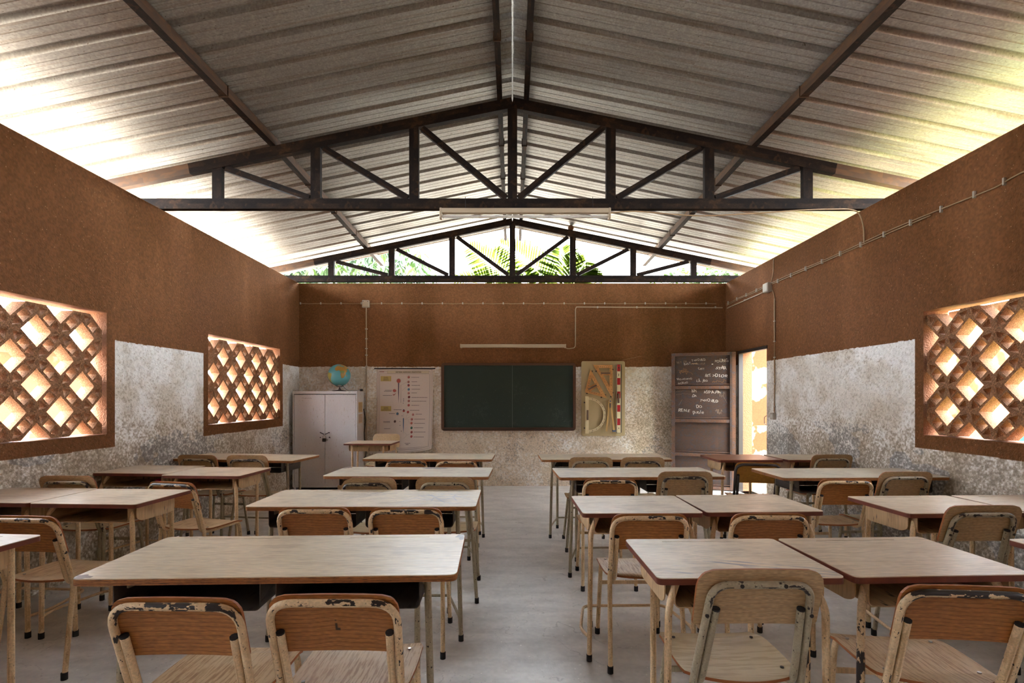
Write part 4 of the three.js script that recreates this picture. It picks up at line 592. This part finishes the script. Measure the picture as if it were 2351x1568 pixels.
{ // right wall
  const XR = HW - 0.012;
  const t = thing('wall_cable', 'pair of cables clipped along the door wall, rising past the junction box', 'cable', [XR, 2.78, 0]);
  const yz = [[7.8, -0.015], [7.3, 0.0], [6.9, 0.0], [6.62, 0.005], [6.0, 0.01], [5.3, 0.0], [4.4, 0.01], [4.0, 0.0], [3.45, -0.02], [3.35, 0.0], [2.9, 0.02], [2.3, 0.0], [1.2, 0.02], [-1, 0]];
  const path = yz.map(([z, y]) => [0, y + 0.005, -z]);
  mesh('cable', tube(path, 0.005, 0.2, 6, true, 4), cableMat, t); mesh('cable', tube(path.slice(0, 8).map(([x, y, z], i) => [x, y - 0.022 + 0.006 * (i % 2), z]), 0.005, 0.2, 6, true, 4), cableMat, t);
  for (const z of [7.75, 7.45, 7.15, 6.85, 6.3, 6.0, 5.7, 5.4, 5.1, 4.8, 4.5, 4.2, 3.9, 3.62, 3.4, 3.1, 2.8]) mesh('clip', rbox(0.02, 0.05, 0.014, 0, 0.0, -z, 0.003), boxMat, t);
  const p = thing('conduit_pipe', 'short pale pipe along the door wall between corner and junction box', 'pipe', [XR, 2.715, 0]); mesh('pipe', tube([[0, -0.01, -7.78], [0, 0.0, -6.68]], 0.008), pvc, p); mesh('clip', rbox(0.02, 0.02, 0.02, 0, 0, -7.2, 0.003), boxMat, p);
  const b = thing('junction_box', 'pale junction box on the brown door wall', 'junction box', [HW - 0.03, 2.745, -6.52]); mesh('case', rbox(0.06, 0.115, 0.13, 0, 0, 0, 0.008), boxMat, b); mesh('lid', rbox(0.006, 0.1, 0.11, -0.032, 0, 0, 0.003), boxMat, b);
  const v = thing('switch_cable', 'vertical cable from junction box down to the light switch', 'cable', [XR, 1.1, -6.38]); mesh('cable', tube([[0, 1.6, -0.05], [0, 1.5, 0], [0, 0.75, 0], [0, 0.68, 0.01], [0, 0.45, 0.012], [0, 0.3, -0.004], [0, 0.06, 0.0]], 0.005, 0.06, 6), cableMat, v); mesh('pipe', tube([[0, 1.48, 0.0], [0, 0.95, 0.0]], 0.008), pvc, v); mesh('cable', tube([[0, 0.74, -0.012], [0, 0.5, 0.0], [0, 0.08, -0.016]], 0.004, 0.1, 6), cableMat, v); for (const y of [1.2, 0.95, 0.75, 0.42, 0.14]) mesh('clip', rbox(0.014, 0.016, 0.034, 0, y, 0, 0.003), boxMat, v);
  const up = thing('switch_cable', 'short cable running from junction box up over the wall top', 'cable', [XR, 2.8, -6.4]); mesh('cable', tube([[0, 0, -0.06], [0, 0.1, -0.01], [0, 0.29, 0.0], [0.08, 0.312, 0.0]], 0.006, 0.04, 6), cableMat, up);
  const s = thing('light_switch', 'small white light switch on the white part of the door wall', 'switch', [HW - 0.02, 1.12, -6.4]); mesh('case', rbox(0.04, 0.085, 0.085, 0, 0, 0, 0.008), boxMat, s); mesh('rocker', rbox(0.008, 0.04, 0.022, -0.022, 0, 0, 0.003), std({ color: 0xd8d4cc, roughness: 0.4 }), s);
  const d = thing('lamp_cable', 'loose cable strung under the truss from lamp to door wall', 'cable', [0, 3.05, -4.78]); mesh('cable', tube([[0.905, 0.0, 0.05], [1.1, 0.02, 0.05], [1.5, -0.015, 0.05], [1.75, -0.03, 0.05], [2.3, 0.0, 0.05], [2.7, 0.03, 0.05], [3.1, 0.04, 0.04], [3.2, 0.02, 0.03], [3.245, -0.1, 0.03], [3.25, -0.27, 0.03]], 0.006, 0.12, 6, true, 4), cableMat, d);
}
// lamps (off)
function lamp(name, label, x, y, z, L) {
  const t = thing(name, label, 'lamp', [x, y, z]); const hm = std({ color: 0xb8a488, roughness: 0.5 });
  mesh('housing', rbox(L, 0.045, 0.05, 0, 0.055, 0, 0.006), hm, t); for (const s of [-1, 1]) mesh('end_cap', rbox(0.022, 0.1, 0.055, s * (L / 2 - 0.008), 0.03, 0, 0.006), hm, t); mesh('tube', tube([[-L / 2 + 0.02, 0.004, 0], [L / 2 - 0.02, 0.004, 0]], 0.013, 0.01, 12), std({ color: 0xcfc8bc, roughness: 0.25 }), t); return t;
}
{ const l = lamp('fluorescent_lamp', 'long unlit fluorescent batten wired under the roof truss', 0.118, 3.022, -4.76, 1.575); for (const x of [-0.55, 0.62]) mesh('hanging_wire', tube([[x, 0.08, 0.034], [x, 0.175, 0.034]], 0.0025, 0.01, 5), rubber, l); }
{ const l = lamp('fluorescent_lamp', 'unlit fluorescent batten on the brown wall above the blackboard', 0.01, 0, 0, 1.585); l.rotation.x = -Math.PI / 2; l.position.set(0.01, 2.128, ZW + 0.085); l.rotation.x = Math.PI / 2; }
solo('mud_nest', (() => { const g = new THREE.SphereGeometry(0.045, 14, 10), p = g.attributes.position; for (let i = 0; i < p.count; i++) { const k = 0.9 + 0.2 * vn(p.getX(i) * 60, p.getY(i) * 60 + p.getZ(i) * 40, 2); p.setXYZ(i, p.getX(i) * k, p.getY(i) * k, p.getZ(i) * k); } g.computeVertexNormals(); return g.translate(0.885, chordTop(0.885, 7.79) + 0.036, -7.79); })(), std({ color: 0x6a4428, roughness: 1 }), 'round mud nest sitting on the far truss near the ridge', 'nest');

// ---------------------------------------------------------------- steel door, open into the room
{
  const d = struct('door_1'); d.position.set(3.215, 0, -7.4); d.rotation.y = -20 * D2R; d.userData.label = 'rusty dark steel door with chalk writing, standing open';
  const ironTex = dataTex(512, 512, (u, v) => { const n = fbm(u * 5, v * 5, 1801), f = fbm(u * 22, v * 22, 1803), k = 0.85 + 0.3 * vn(u * 150, v * 150, 1805); let c = mix([66, 52, 44], [88, 62, 48], n); if (f > 0.62) c = mix(c, [64, 62, 70], 0.6); return [c[0] * k, c[1] * k, c[2] * k]; });
  const iron = std({ map: rep(ironTex, 1.3, 1.3), roughness: 0.48 }), railIron = std({ map: rep(ironTex, 1.3, 1.3), color: new THREE.Color().setRGB(1.9, 1.75, 1.6), roughness: 0.42 }), W = 0.885, H = 2.0;
  for (const x of [-W + 0.025, -0.025]) mesh('stile', box(0.05, H, 0.042, x, H / 2 + 0.012, 0), railIron, d);
  mesh('hinge_edge', box(0.03, H, 0.012, -0.062, H / 2 + 0.012, 0.02), iron, d);
  const ys = [0.035, 0.51, 1.01, 1.5, 1.99]; for (const y of ys) mesh('rail', box(W - 0.1, 0.045, 0.04, -W / 2, y, 0), railIron, d);
  for (const y of ys.slice(0, 4)) mesh('rail', box(W - 0.1, 0.008, 0.012, -W / 2, y + 0.046, 0.014), railIron, d);
  const pw = W - 0.1, ph = 0.46;
  const chalkPanel = (draw, s) => { const base = { image: { data: ironTex.image.data, width: 512, height: 512 } }; const t = canvasOver(base, (g, w, h) => { g.lineCap = g.lineJoin = 'round'; draw(g, w, h); }); return std({ map: t, roughness: 0.55 }); };
  // strokes: each letter string drawn with thin outlines like a finger of chalk
  const say = (g, txt, x, y, size, ang, col, wd = 2.4, sx = 1) => { g.save(); g.translate(x * 512, y * 512); g.rotate(ang); g.scale(sx, 1.55); g.font = size + 'px sans-serif'; g.textAlign = 'left'; g.textBaseline = 'alphabetic'; g.strokeStyle = col; g.fillStyle = col; g.lineWidth = wd; let dx = 0; [...txt].forEach((c, i) => { g.save(); g.translate(dx, (hash(i, size, 6) - 0.5) * size * 0.14); g.rotate((hash(i, size, 7) - 0.5) * 0.45); g.transform(1, 0, (hash(i, size, 9) - 0.5) * 0.5, 0.8 + 0.5 * hash(i, size, 8), 0, 0); g.fillText(c, 0, 0); g.restore(); dx += g.measureText(c).width * 1.02; }); g.restore(); };
  const squiggle = (g, x, y, w, h, n, col, lw) => { g.strokeStyle = col; g.lineWidth = lw; g.beginPath(); for (let i = 0; i <= n; i++) { const px = (x + w * i / n) * 512, py = (y + h * (hash(i, n, 3) - 0.5)) * 512; i ? g.quadraticCurveTo(px - 8, py - 14, px, py) : g.moveTo(px, py); } g.stroke(); };
  const ch = 'rgba(226,216,200,0.9)', dim = 'rgba(190,170,140,0.6)', gold = 'rgba(170,120,60,0.75)';
  const p1 = chalkPanel((g) => {
    say(g, 'M.T DA', 0.03, 0.25, 30, -0.08, dim); say(g, 'BEST', 0.16, 0.31, 30, -0.12, ch); say(g, 'T-WORLD', 0.30, 0.2, 30, -0.08, ch); say(g, 'DI.CRET', 0.38, 0.31, 24, -0.02, dim); say(g, 'CRET', 0.42, 0.47, 24, -0.04, ch);
    say(g, 'YOUNG', 0.69, 0.24, 42, 0.02, ch, 2.4, 0.92); say(g, 'STAR', 0.71, 0.46, 42, 0.08, 'rgba(240,234,222,0.95)', 2.4, 1.1); say(g, '>DIOR', 0.66, 0.72, 40, -0.02, 'rgba(240,234,222,0.95)', 2.4, 1.15); say(g, 'M.T', 0.53, 0.7, 34, 0, ch); say(g, 'LIL jeo', 0.38, 0.86, 36, -0.03, ch); say(g, 'MELHOR-DO', 0.04, 0.8, 24, -0.08, ch); say(g, 'MUNDO', 0.05, 0.93, 26, -0.1, ch); say(g, '2002', 0.07, 0.56, 42, -0.22, gold); squiggle(g, 0.06, 0.55, 0.26, 0.16, 12, gold, 3); squiggle(g, 0.66, 0.84, 0.24, 0.1, 16, gold, 3); squiggle(g, 0.3, 0.28, 0.1, 0.02, 3, 'rgba(240,200,150,0.9)', 7); g.fillStyle = ch; g.beginPath(); g.arc(0.665 * 512, 0.3 * 512, 8, 0, 7); g.fill();
  });
  const p2 = chalkPanel((g) => {
    say(g, 'MT', 0.3, 0.14, 38, -0.02, ch); say(g, 'DA', 0.3, 0.28, 34, 0.04, ch); say(g, 'KIPAPA', 0.51, 0.16, 44, 0, ch, 2.4, 1.05); say(g, 'T-WORLD', 0.44, 0.42, 36, 0.1, ch, 2.4, 1.1); say(g, 'DO', 0.38, 0.64, 38, -0.04, ch, 2.4, 1.1); say(g, 'RENE', 0.05, 0.76, 40, 0.02, ch, 2.4, 1.15); say(g, 'pirole', 0.32, 0.82, 38, -0.06, ch); squiggle(g, 0.02, 0.1, 0.28, 0.04, 6, dim, 2); squiggle(g, 0.02, 0.2, 0.26, 0.05, 6, dim, 2); squiggle(g, 0.72, 0.75, 0.12, 0.16, 9, dim, 3); squiggle(g, 0.76, 0.2, 0.12, 0.2, 9, dim, 2);
    g.strokeStyle = dim; g.lineWidth = 2; g.beginPath(); g.moveTo(0.07 * 512, 0.55 * 512); g.lineTo(0.13 * 512, 0.36 * 512); g.moveTo(0.86 * 512, 0.28 * 512); g.lineTo(0.92 * 512, 0.48 * 512); g.stroke();
  });
  [iron, iron, p2, p1].forEach((m, i) => { const g = new THREE.BoxGeometry(pw, ph, 0.006); mesh('panel', g.translate(-W / 2, (ys[i] + ys[i + 1]) / 2 + 0.004, -0.014), m === iron ? iron : m, d); });
  const fr = struct('trim_1'); fr.userData.label = 'dark steel frame of the doorway'; const irn = std({ color: 0x2e2622, roughness: 0.5 });
  mesh('lintel', box(0.06, 0.04, 0.86, HW + 0.02, 2.0, -7.01), irn, fr); mesh('jamb', box(0.06, 2.02, 0.04, HW + 0.02, 1.01, -7.41), irn, fr);
  const lt = solo('door_latch', tube([[HW - 0.008, 1.0, -6.59], [HW - 0.03, 1.02, -6.6], [HW - 0.03, 1.1, -6.6], [HW - 0.008, 1.12, -6.59]], 0.005, 0.012, 6), screwBright, 'bright metal catch on the doorway edge', 'latch');
}

// ---------------------------------------------------------------- outdoors
// trees
function leafGeo(l, w, droop) { const N = 4, pos = [], idx = []; for (let i = 0; i <= N; i++) { const t = i / N, h = w * Math.sin(Math.PI * Math.pow(t, 0.8)) * 0.5 + 0.001, y = -droop * t * t; pos.push(l * t, y, -h, l * t, y + h * 0.35 * 0 - 0.004, 0, l * t, y, h); if (i) { const a = (i - 1) * 3, b = i * 3; idx.push(a, a + 1, b, b, a + 1, b + 1, a + 1, a + 2, b + 1, b + 1, a + 2, b + 2); } } const g = new THREE.BufferGeometry(); g.setAttribute('position', new THREE.Float32BufferAttribute(pos, 3)); g.setIndex(idx); g.computeVertexNormals(); return g; }
const leafMat = (c, tr = 0.35) => new THREE.MeshPhysicalMaterial({ color: c, roughness: 0.8, transmission: tr, thickness: 0, side: THREE.DoubleSide });
const bark = std({ map: rep(dataTex(128, 128, (u, v) => { const k = 0.7 + 0.6 * fbm(u * 20, v * 6, 1991); return [110 * k, 90 * k, 70 * k]; }), 2, 2), roughness: 1 });
function leafyTree(name, label, [x, z], crown, radii, n, geo, cols, trunkR, spread) {
  const t = thing(name, label, 'tree', [x, -0.32, -z]); mesh('trunk', tube([[0, 0, 0], [0.08, crown * 0.5, 0], [0, crown, 0]], trunkR, 0.5, 9), bark, t);
  const per = Math.ceil(n / cols.length), d = new THREE.Object3D();
  cols.forEach((c) => { const im = new THREE.InstancedMesh(geo, leafMat(c), per); im.name = 'foliage'; im.userData.kind = 'stuff'; im.castShadow = im.receiveShadow = true;
    for (let i = 0; i < per; i++) { // leaves hang in whorls from twig ends
      const cl = Math.floor(i / 9), hs = (k) => hash(cl, k, cols.indexOf(c) * 31 + Math.round(x * 10)), th = hs(1) * 6.283, ph = Math.acos(2 * hs(2) - 1), r = Math.pow(hs(3), 0.35); d.position.set(radii[0] * r * Math.sin(ph) * Math.cos(th) + rr(-0.05, 0.05), crown + radii[1] * r * Math.cos(ph) + rr(-0.05, 0.05), radii[2] * r * Math.sin(ph) * Math.sin(th) + rr(-0.05, 0.05)); d.rotation.set(rr(-0.5, 0.5), (i % 9) * 0.7 + rr(-0.3, 0.3), -rr(0.1, spread), 'YZX'); const s = rr(0.7, 1.25); d.scale.set(s, s, s); d.updateMatrix(); im.setMatrixAt(i, d.matrix); }
    t.add(im); });
  return t;
}
const mangoLeaf = leafGeo(0.3, 0.075, 0.09), roundLeaf = leafGeo(0.13, 0.075, 0.02), roundLeafBig = leafGeo(0.22, 0.14, 0.04);
const G = (r, g, b) => new THREE.Color().setRGB(r, g, b);
const MANGO = [G(0.014, 0.04, 0.008), G(0.03, 0.066, 0.01), G(0.06, 0.1, 0.014)], LIGHTG = [G(0.05, 0.1, 0.012), G(0.09, 0.14, 0.016), G(0.03, 0.065, 0.01)];
const sandTex = dataTex(512, 512, (u, v) => { const n = fbm(u * 6, v * 6, 1901), k = 0.9 + 0.2 * vn(u * 160, v * 160, 1903); return [178 * k - 20 * n, 168 * k - 20 * n, 152 * k - 20 * n]; });
struct('ground', box(90, 0.2, 90, 0, -0.42, -10), std({ map: rep(sandTex, 0.3, 0.3), roughness: 1 }));
const grassMat = std({ map: rep(dataTex(256, 256, (u, v) => { const n = fbm(u * 12, v * 12, 1911), k = vn(u * 90, v * 90, 1913); return [150 + 50 * n, 152 + 40 * k, 92 + 30 * n]; }), 0.5, 0.5), roughness: 1 });
struct('lawn', box(9, 0.03, 16, 8.9, -0.31, -3), grassMat);
const outWall = (t, s, dk) => dataTex(512, 512, (u, v) => { const n = fbm(u * 4, v * 4, s), p = fbm(u * 7, v * 5, s + 3), f = vn(u * 120, v * 120, s + 5); let c = mix(dk ? [112, 64, 34] : [196, 132, 84], dk ? [122, 72, 40] : [206, 146, 98], n); if (p > 0.5) c = mix(c, dk ? [164, 150, 140] : [226, 214, 206], sst(0.5, 0.56, p) * t); const k = 0.94 + 0.12 * f; return [c[0] * k, c[1] * k, c[2] * k]; });
{ const t = thing('wing_wall', 'peeling orange wall standing just outside the open doorway', 'wall', [4.5, -0.32, -7.86]); mesh('wall', box(2.05, 2.85, 0.2, 0, 1.425, 0), std({ map: rep(outWall(1, 1921, true), 0.8, 0.8), roughness: 0.95 }), t); mesh('plinth', box(2.05, 0.42, 0.24, 0, 0.21, 0), std({ color: 0xb09880, bumpMap: grainFine, bumpScale: 0.02, roughness: 1 }), t); }
{ const t = thing('door_step', 'rough cement step outside the doorway', 'step', [4.1, -0.32, -7.1]); mesh('slab', box(1.25, 0.3, 1.3, 0, 0.15, 0), std({ color: 0xb0a48e, bumpMap: grainFine, bumpScale: 0.01, roughness: 1 }), t); }
{ const t = thing('neighbour_building', 'sunlit terracotta building beyond the lattice on the cabinet side', 'building', [-9.4, -0.32, -4]); mesh('wall', box(0.3, 2.7, 16, 0, 1.35, 0), std({ map: rep(outWall(0.3, 1941, true), 0.4, 0.4), roughness: 0.95 }), t); mesh('roof', bar([-1.2, 3.1, 0], [0.7, 2.72, 0], 16.6, 0.03), sheetMats[0], t); }
{ const t = thing('neighbour_building', 'terracotta building beyond the lattice on the door side', 'building', [7.45, -0.32, -1.1]); mesh('wall', box(0.3, 3.1, 15, 0, 1.55, 0), std({ map: rep(outWall(0.4, 1961, true), 0.4, 0.4), roughness: 0.95 }), t); mesh('roof', bar([-0.5, 3.1, 0], [1.2, 3.44, 0], 15.2, 0.03), sheetMats[0], t); }
for (const [x, z, l] of [[6.0, 9.0, 'nearest the wing wall'], [6.6, 10.2, 'second from the wing wall'], [6.3, 11.5, 'third from the wing wall']]) leafyTree('shrub_tree', 'dense green bush outside the door side of the room, ' + l, [x, z], 1.7, [0.9, 1.5, 0.9], 2000, roundLeafBig, LIGHTG, 0.06, 0.7).userData.category = 'bush';
{ const t = thing('water_bin', 'teal plastic bin standing outside the lattice in the door wall', 'bin', [5.35, -0.296, -5.15]); const tl = std({ color: 0x2fb59a, roughness: 0.5 }); mesh('tub', move(new RoundedBoxGeometry(0.7, 1.34, 0.7, 3, 0.05), 0, 0.67, 0), tl, t); mesh('lid', move(new RoundedBoxGeometry(0.76, 0.07, 0.76, 3, 0.02), 0, 1.37, 0), tl, t); }
leafyTree('mango_tree', 'leafy tree with long drooping leaves beyond the gable, cabinet side', [-4.6, 14.2], 4.7, [2.6, 1.75, 1.6], 5200, mangoLeaf, MANGO, 0.16, 1.2);
leafyTree('mango_tree', 'lower dense tree with drooping leaves seen close over the wall corner', [-5.6, 12.4], 4.2, [1.9, 1.2, 1.2], 2600, mangoLeaf, MANGO, 0.12, 1.2);
leafyTree('shrub_tree', 'small sparse green treetop beside the far truss post', [-1.75, 14.5], 4.2, [0.6, 0.5, 0.6], 420, roundLeaf, LIGHTG, 0.05, 0.6);
leafyTree('shrub_tree', 'bushy small-leaved tree beyond the gable, door side', [5.6, 14.4], 4.5, [1.8, 1.0, 1.2], 4200, roundLeaf, LIGHTG, 0.12, 0.6);
leafyTree('shrub_tree', 'thin pale-green tree beyond the gable between palm and bushy tree', [3.0, 15.0], 4.2, [1.0, 0.9, 0.8], 700, roundLeaf, LIGHTG, 0.06, 0.6);
leafyTree('hedge', 'long green hedge showing in the slot under the far truss', [0.2, 13.4], 3.55, [6.2, 0.75, 0.5], 5200, roundLeaf, LIGHTG, 0.05, 0.6).userData.category = 'hedge';
function palm(X, Z, fr, label) {
  const t = thing('palm_tree', label, 'palm', [X, -0.32, -Z]); mesh('trunk', tube([[0, 0, 0], [0.1, 2.2, 0], [0, 3.85, 0]], 0.1, 0.6, 9), bark, t);
  const pm = [leafMat(G(0.2, 0.27, 0.03), 0.55), leafMat(G(0.16, 0.24, 0.03), 0.55)], stem = std({ color: 0x9a9a50, roughness: 0.8 });
  fr.forEach(([az, el, L], k) => {
    const a = az * D2R, N = 34, pts = [], f = new THREE.Group(); f.name = 'frond'; t.add(f); const dir = [Math.cos(a) * Math.cos(el), Math.sin(el), Math.sin(a) * Math.cos(el) * 0.6];
    for (let i = 0; i <= 8; i++) { const q = i / 8; pts.push([dir[0] * L * q * (1 + 0.25 * q), 3.85 + dir[1] * L * q - 0.75 * q * q * Math.cos(el) * L * 0.5 - 0.18 * q * q, dir[2] * L * q]); }
    mesh('stem', tube(pts, 0.012, 0.2, 6, true, 2), stem, f); const at = (q) => { const j = Math.min(7, Math.floor(q * 8)), u = q * 8 - j; return new THREE.Vector3(...pts[j]).lerp(new THREE.Vector3(...pts[j + 1]), u); }; const gs = [];
    for (let i = 9; i < N; i++) for (const s of [-1, 1]) { const q = i / N, p = at(q), T = at(Math.min(1, q + 0.03)).sub(at(Math.max(0, q - 0.03))).normalize(), side = T.clone().cross(new THREE.Vector3(0.15, 0.3, 1)).normalize().multiplyScalar(s), l = 0.66 * Math.sin(Math.PI * (0.12 + 0.82 * q)) + 0.08, d = side.multiplyScalar(0.85).addScaledVector(T, 0.55).add(new THREE.Vector3(0, -0.12 + rr(-0.1, 0.1), rr(-0.2, 0.2))).normalize(), g = leafGeo(l, 0.05, 0.1 * l); const Zv = new THREE.Vector3(0, 0.3, 1).cross(d).normalize(), Y = Zv.clone().cross(d); g.applyMatrix4(new THREE.Matrix4().makeBasis(d, Y.negate(), Zv).setPosition(p)); gs.push(g); }
    mesh('leaflets', mergeGeometries(gs), pm[k % 2], f).userData.kind = 'stuff';
  });
}
palm(1.3, 12.6, [[180, 1.05, 2.6], [105, 1.35, 1.8], [50, 1.2, 1.6], [15, 1.0, 1.3]], 'pale green feathery palm in the open gable, its tall frond towards the door side');
palm(0.42, 13.1, [[180, 1.08, 2.6], [184, 0.8, 2.2], [190, 0.5, 1.8], [120, 1.4, 1.3]], 'feathery palm behind the middle post of the far truss, fronds towards the cabinet side');
renderer.render(scene, camera);
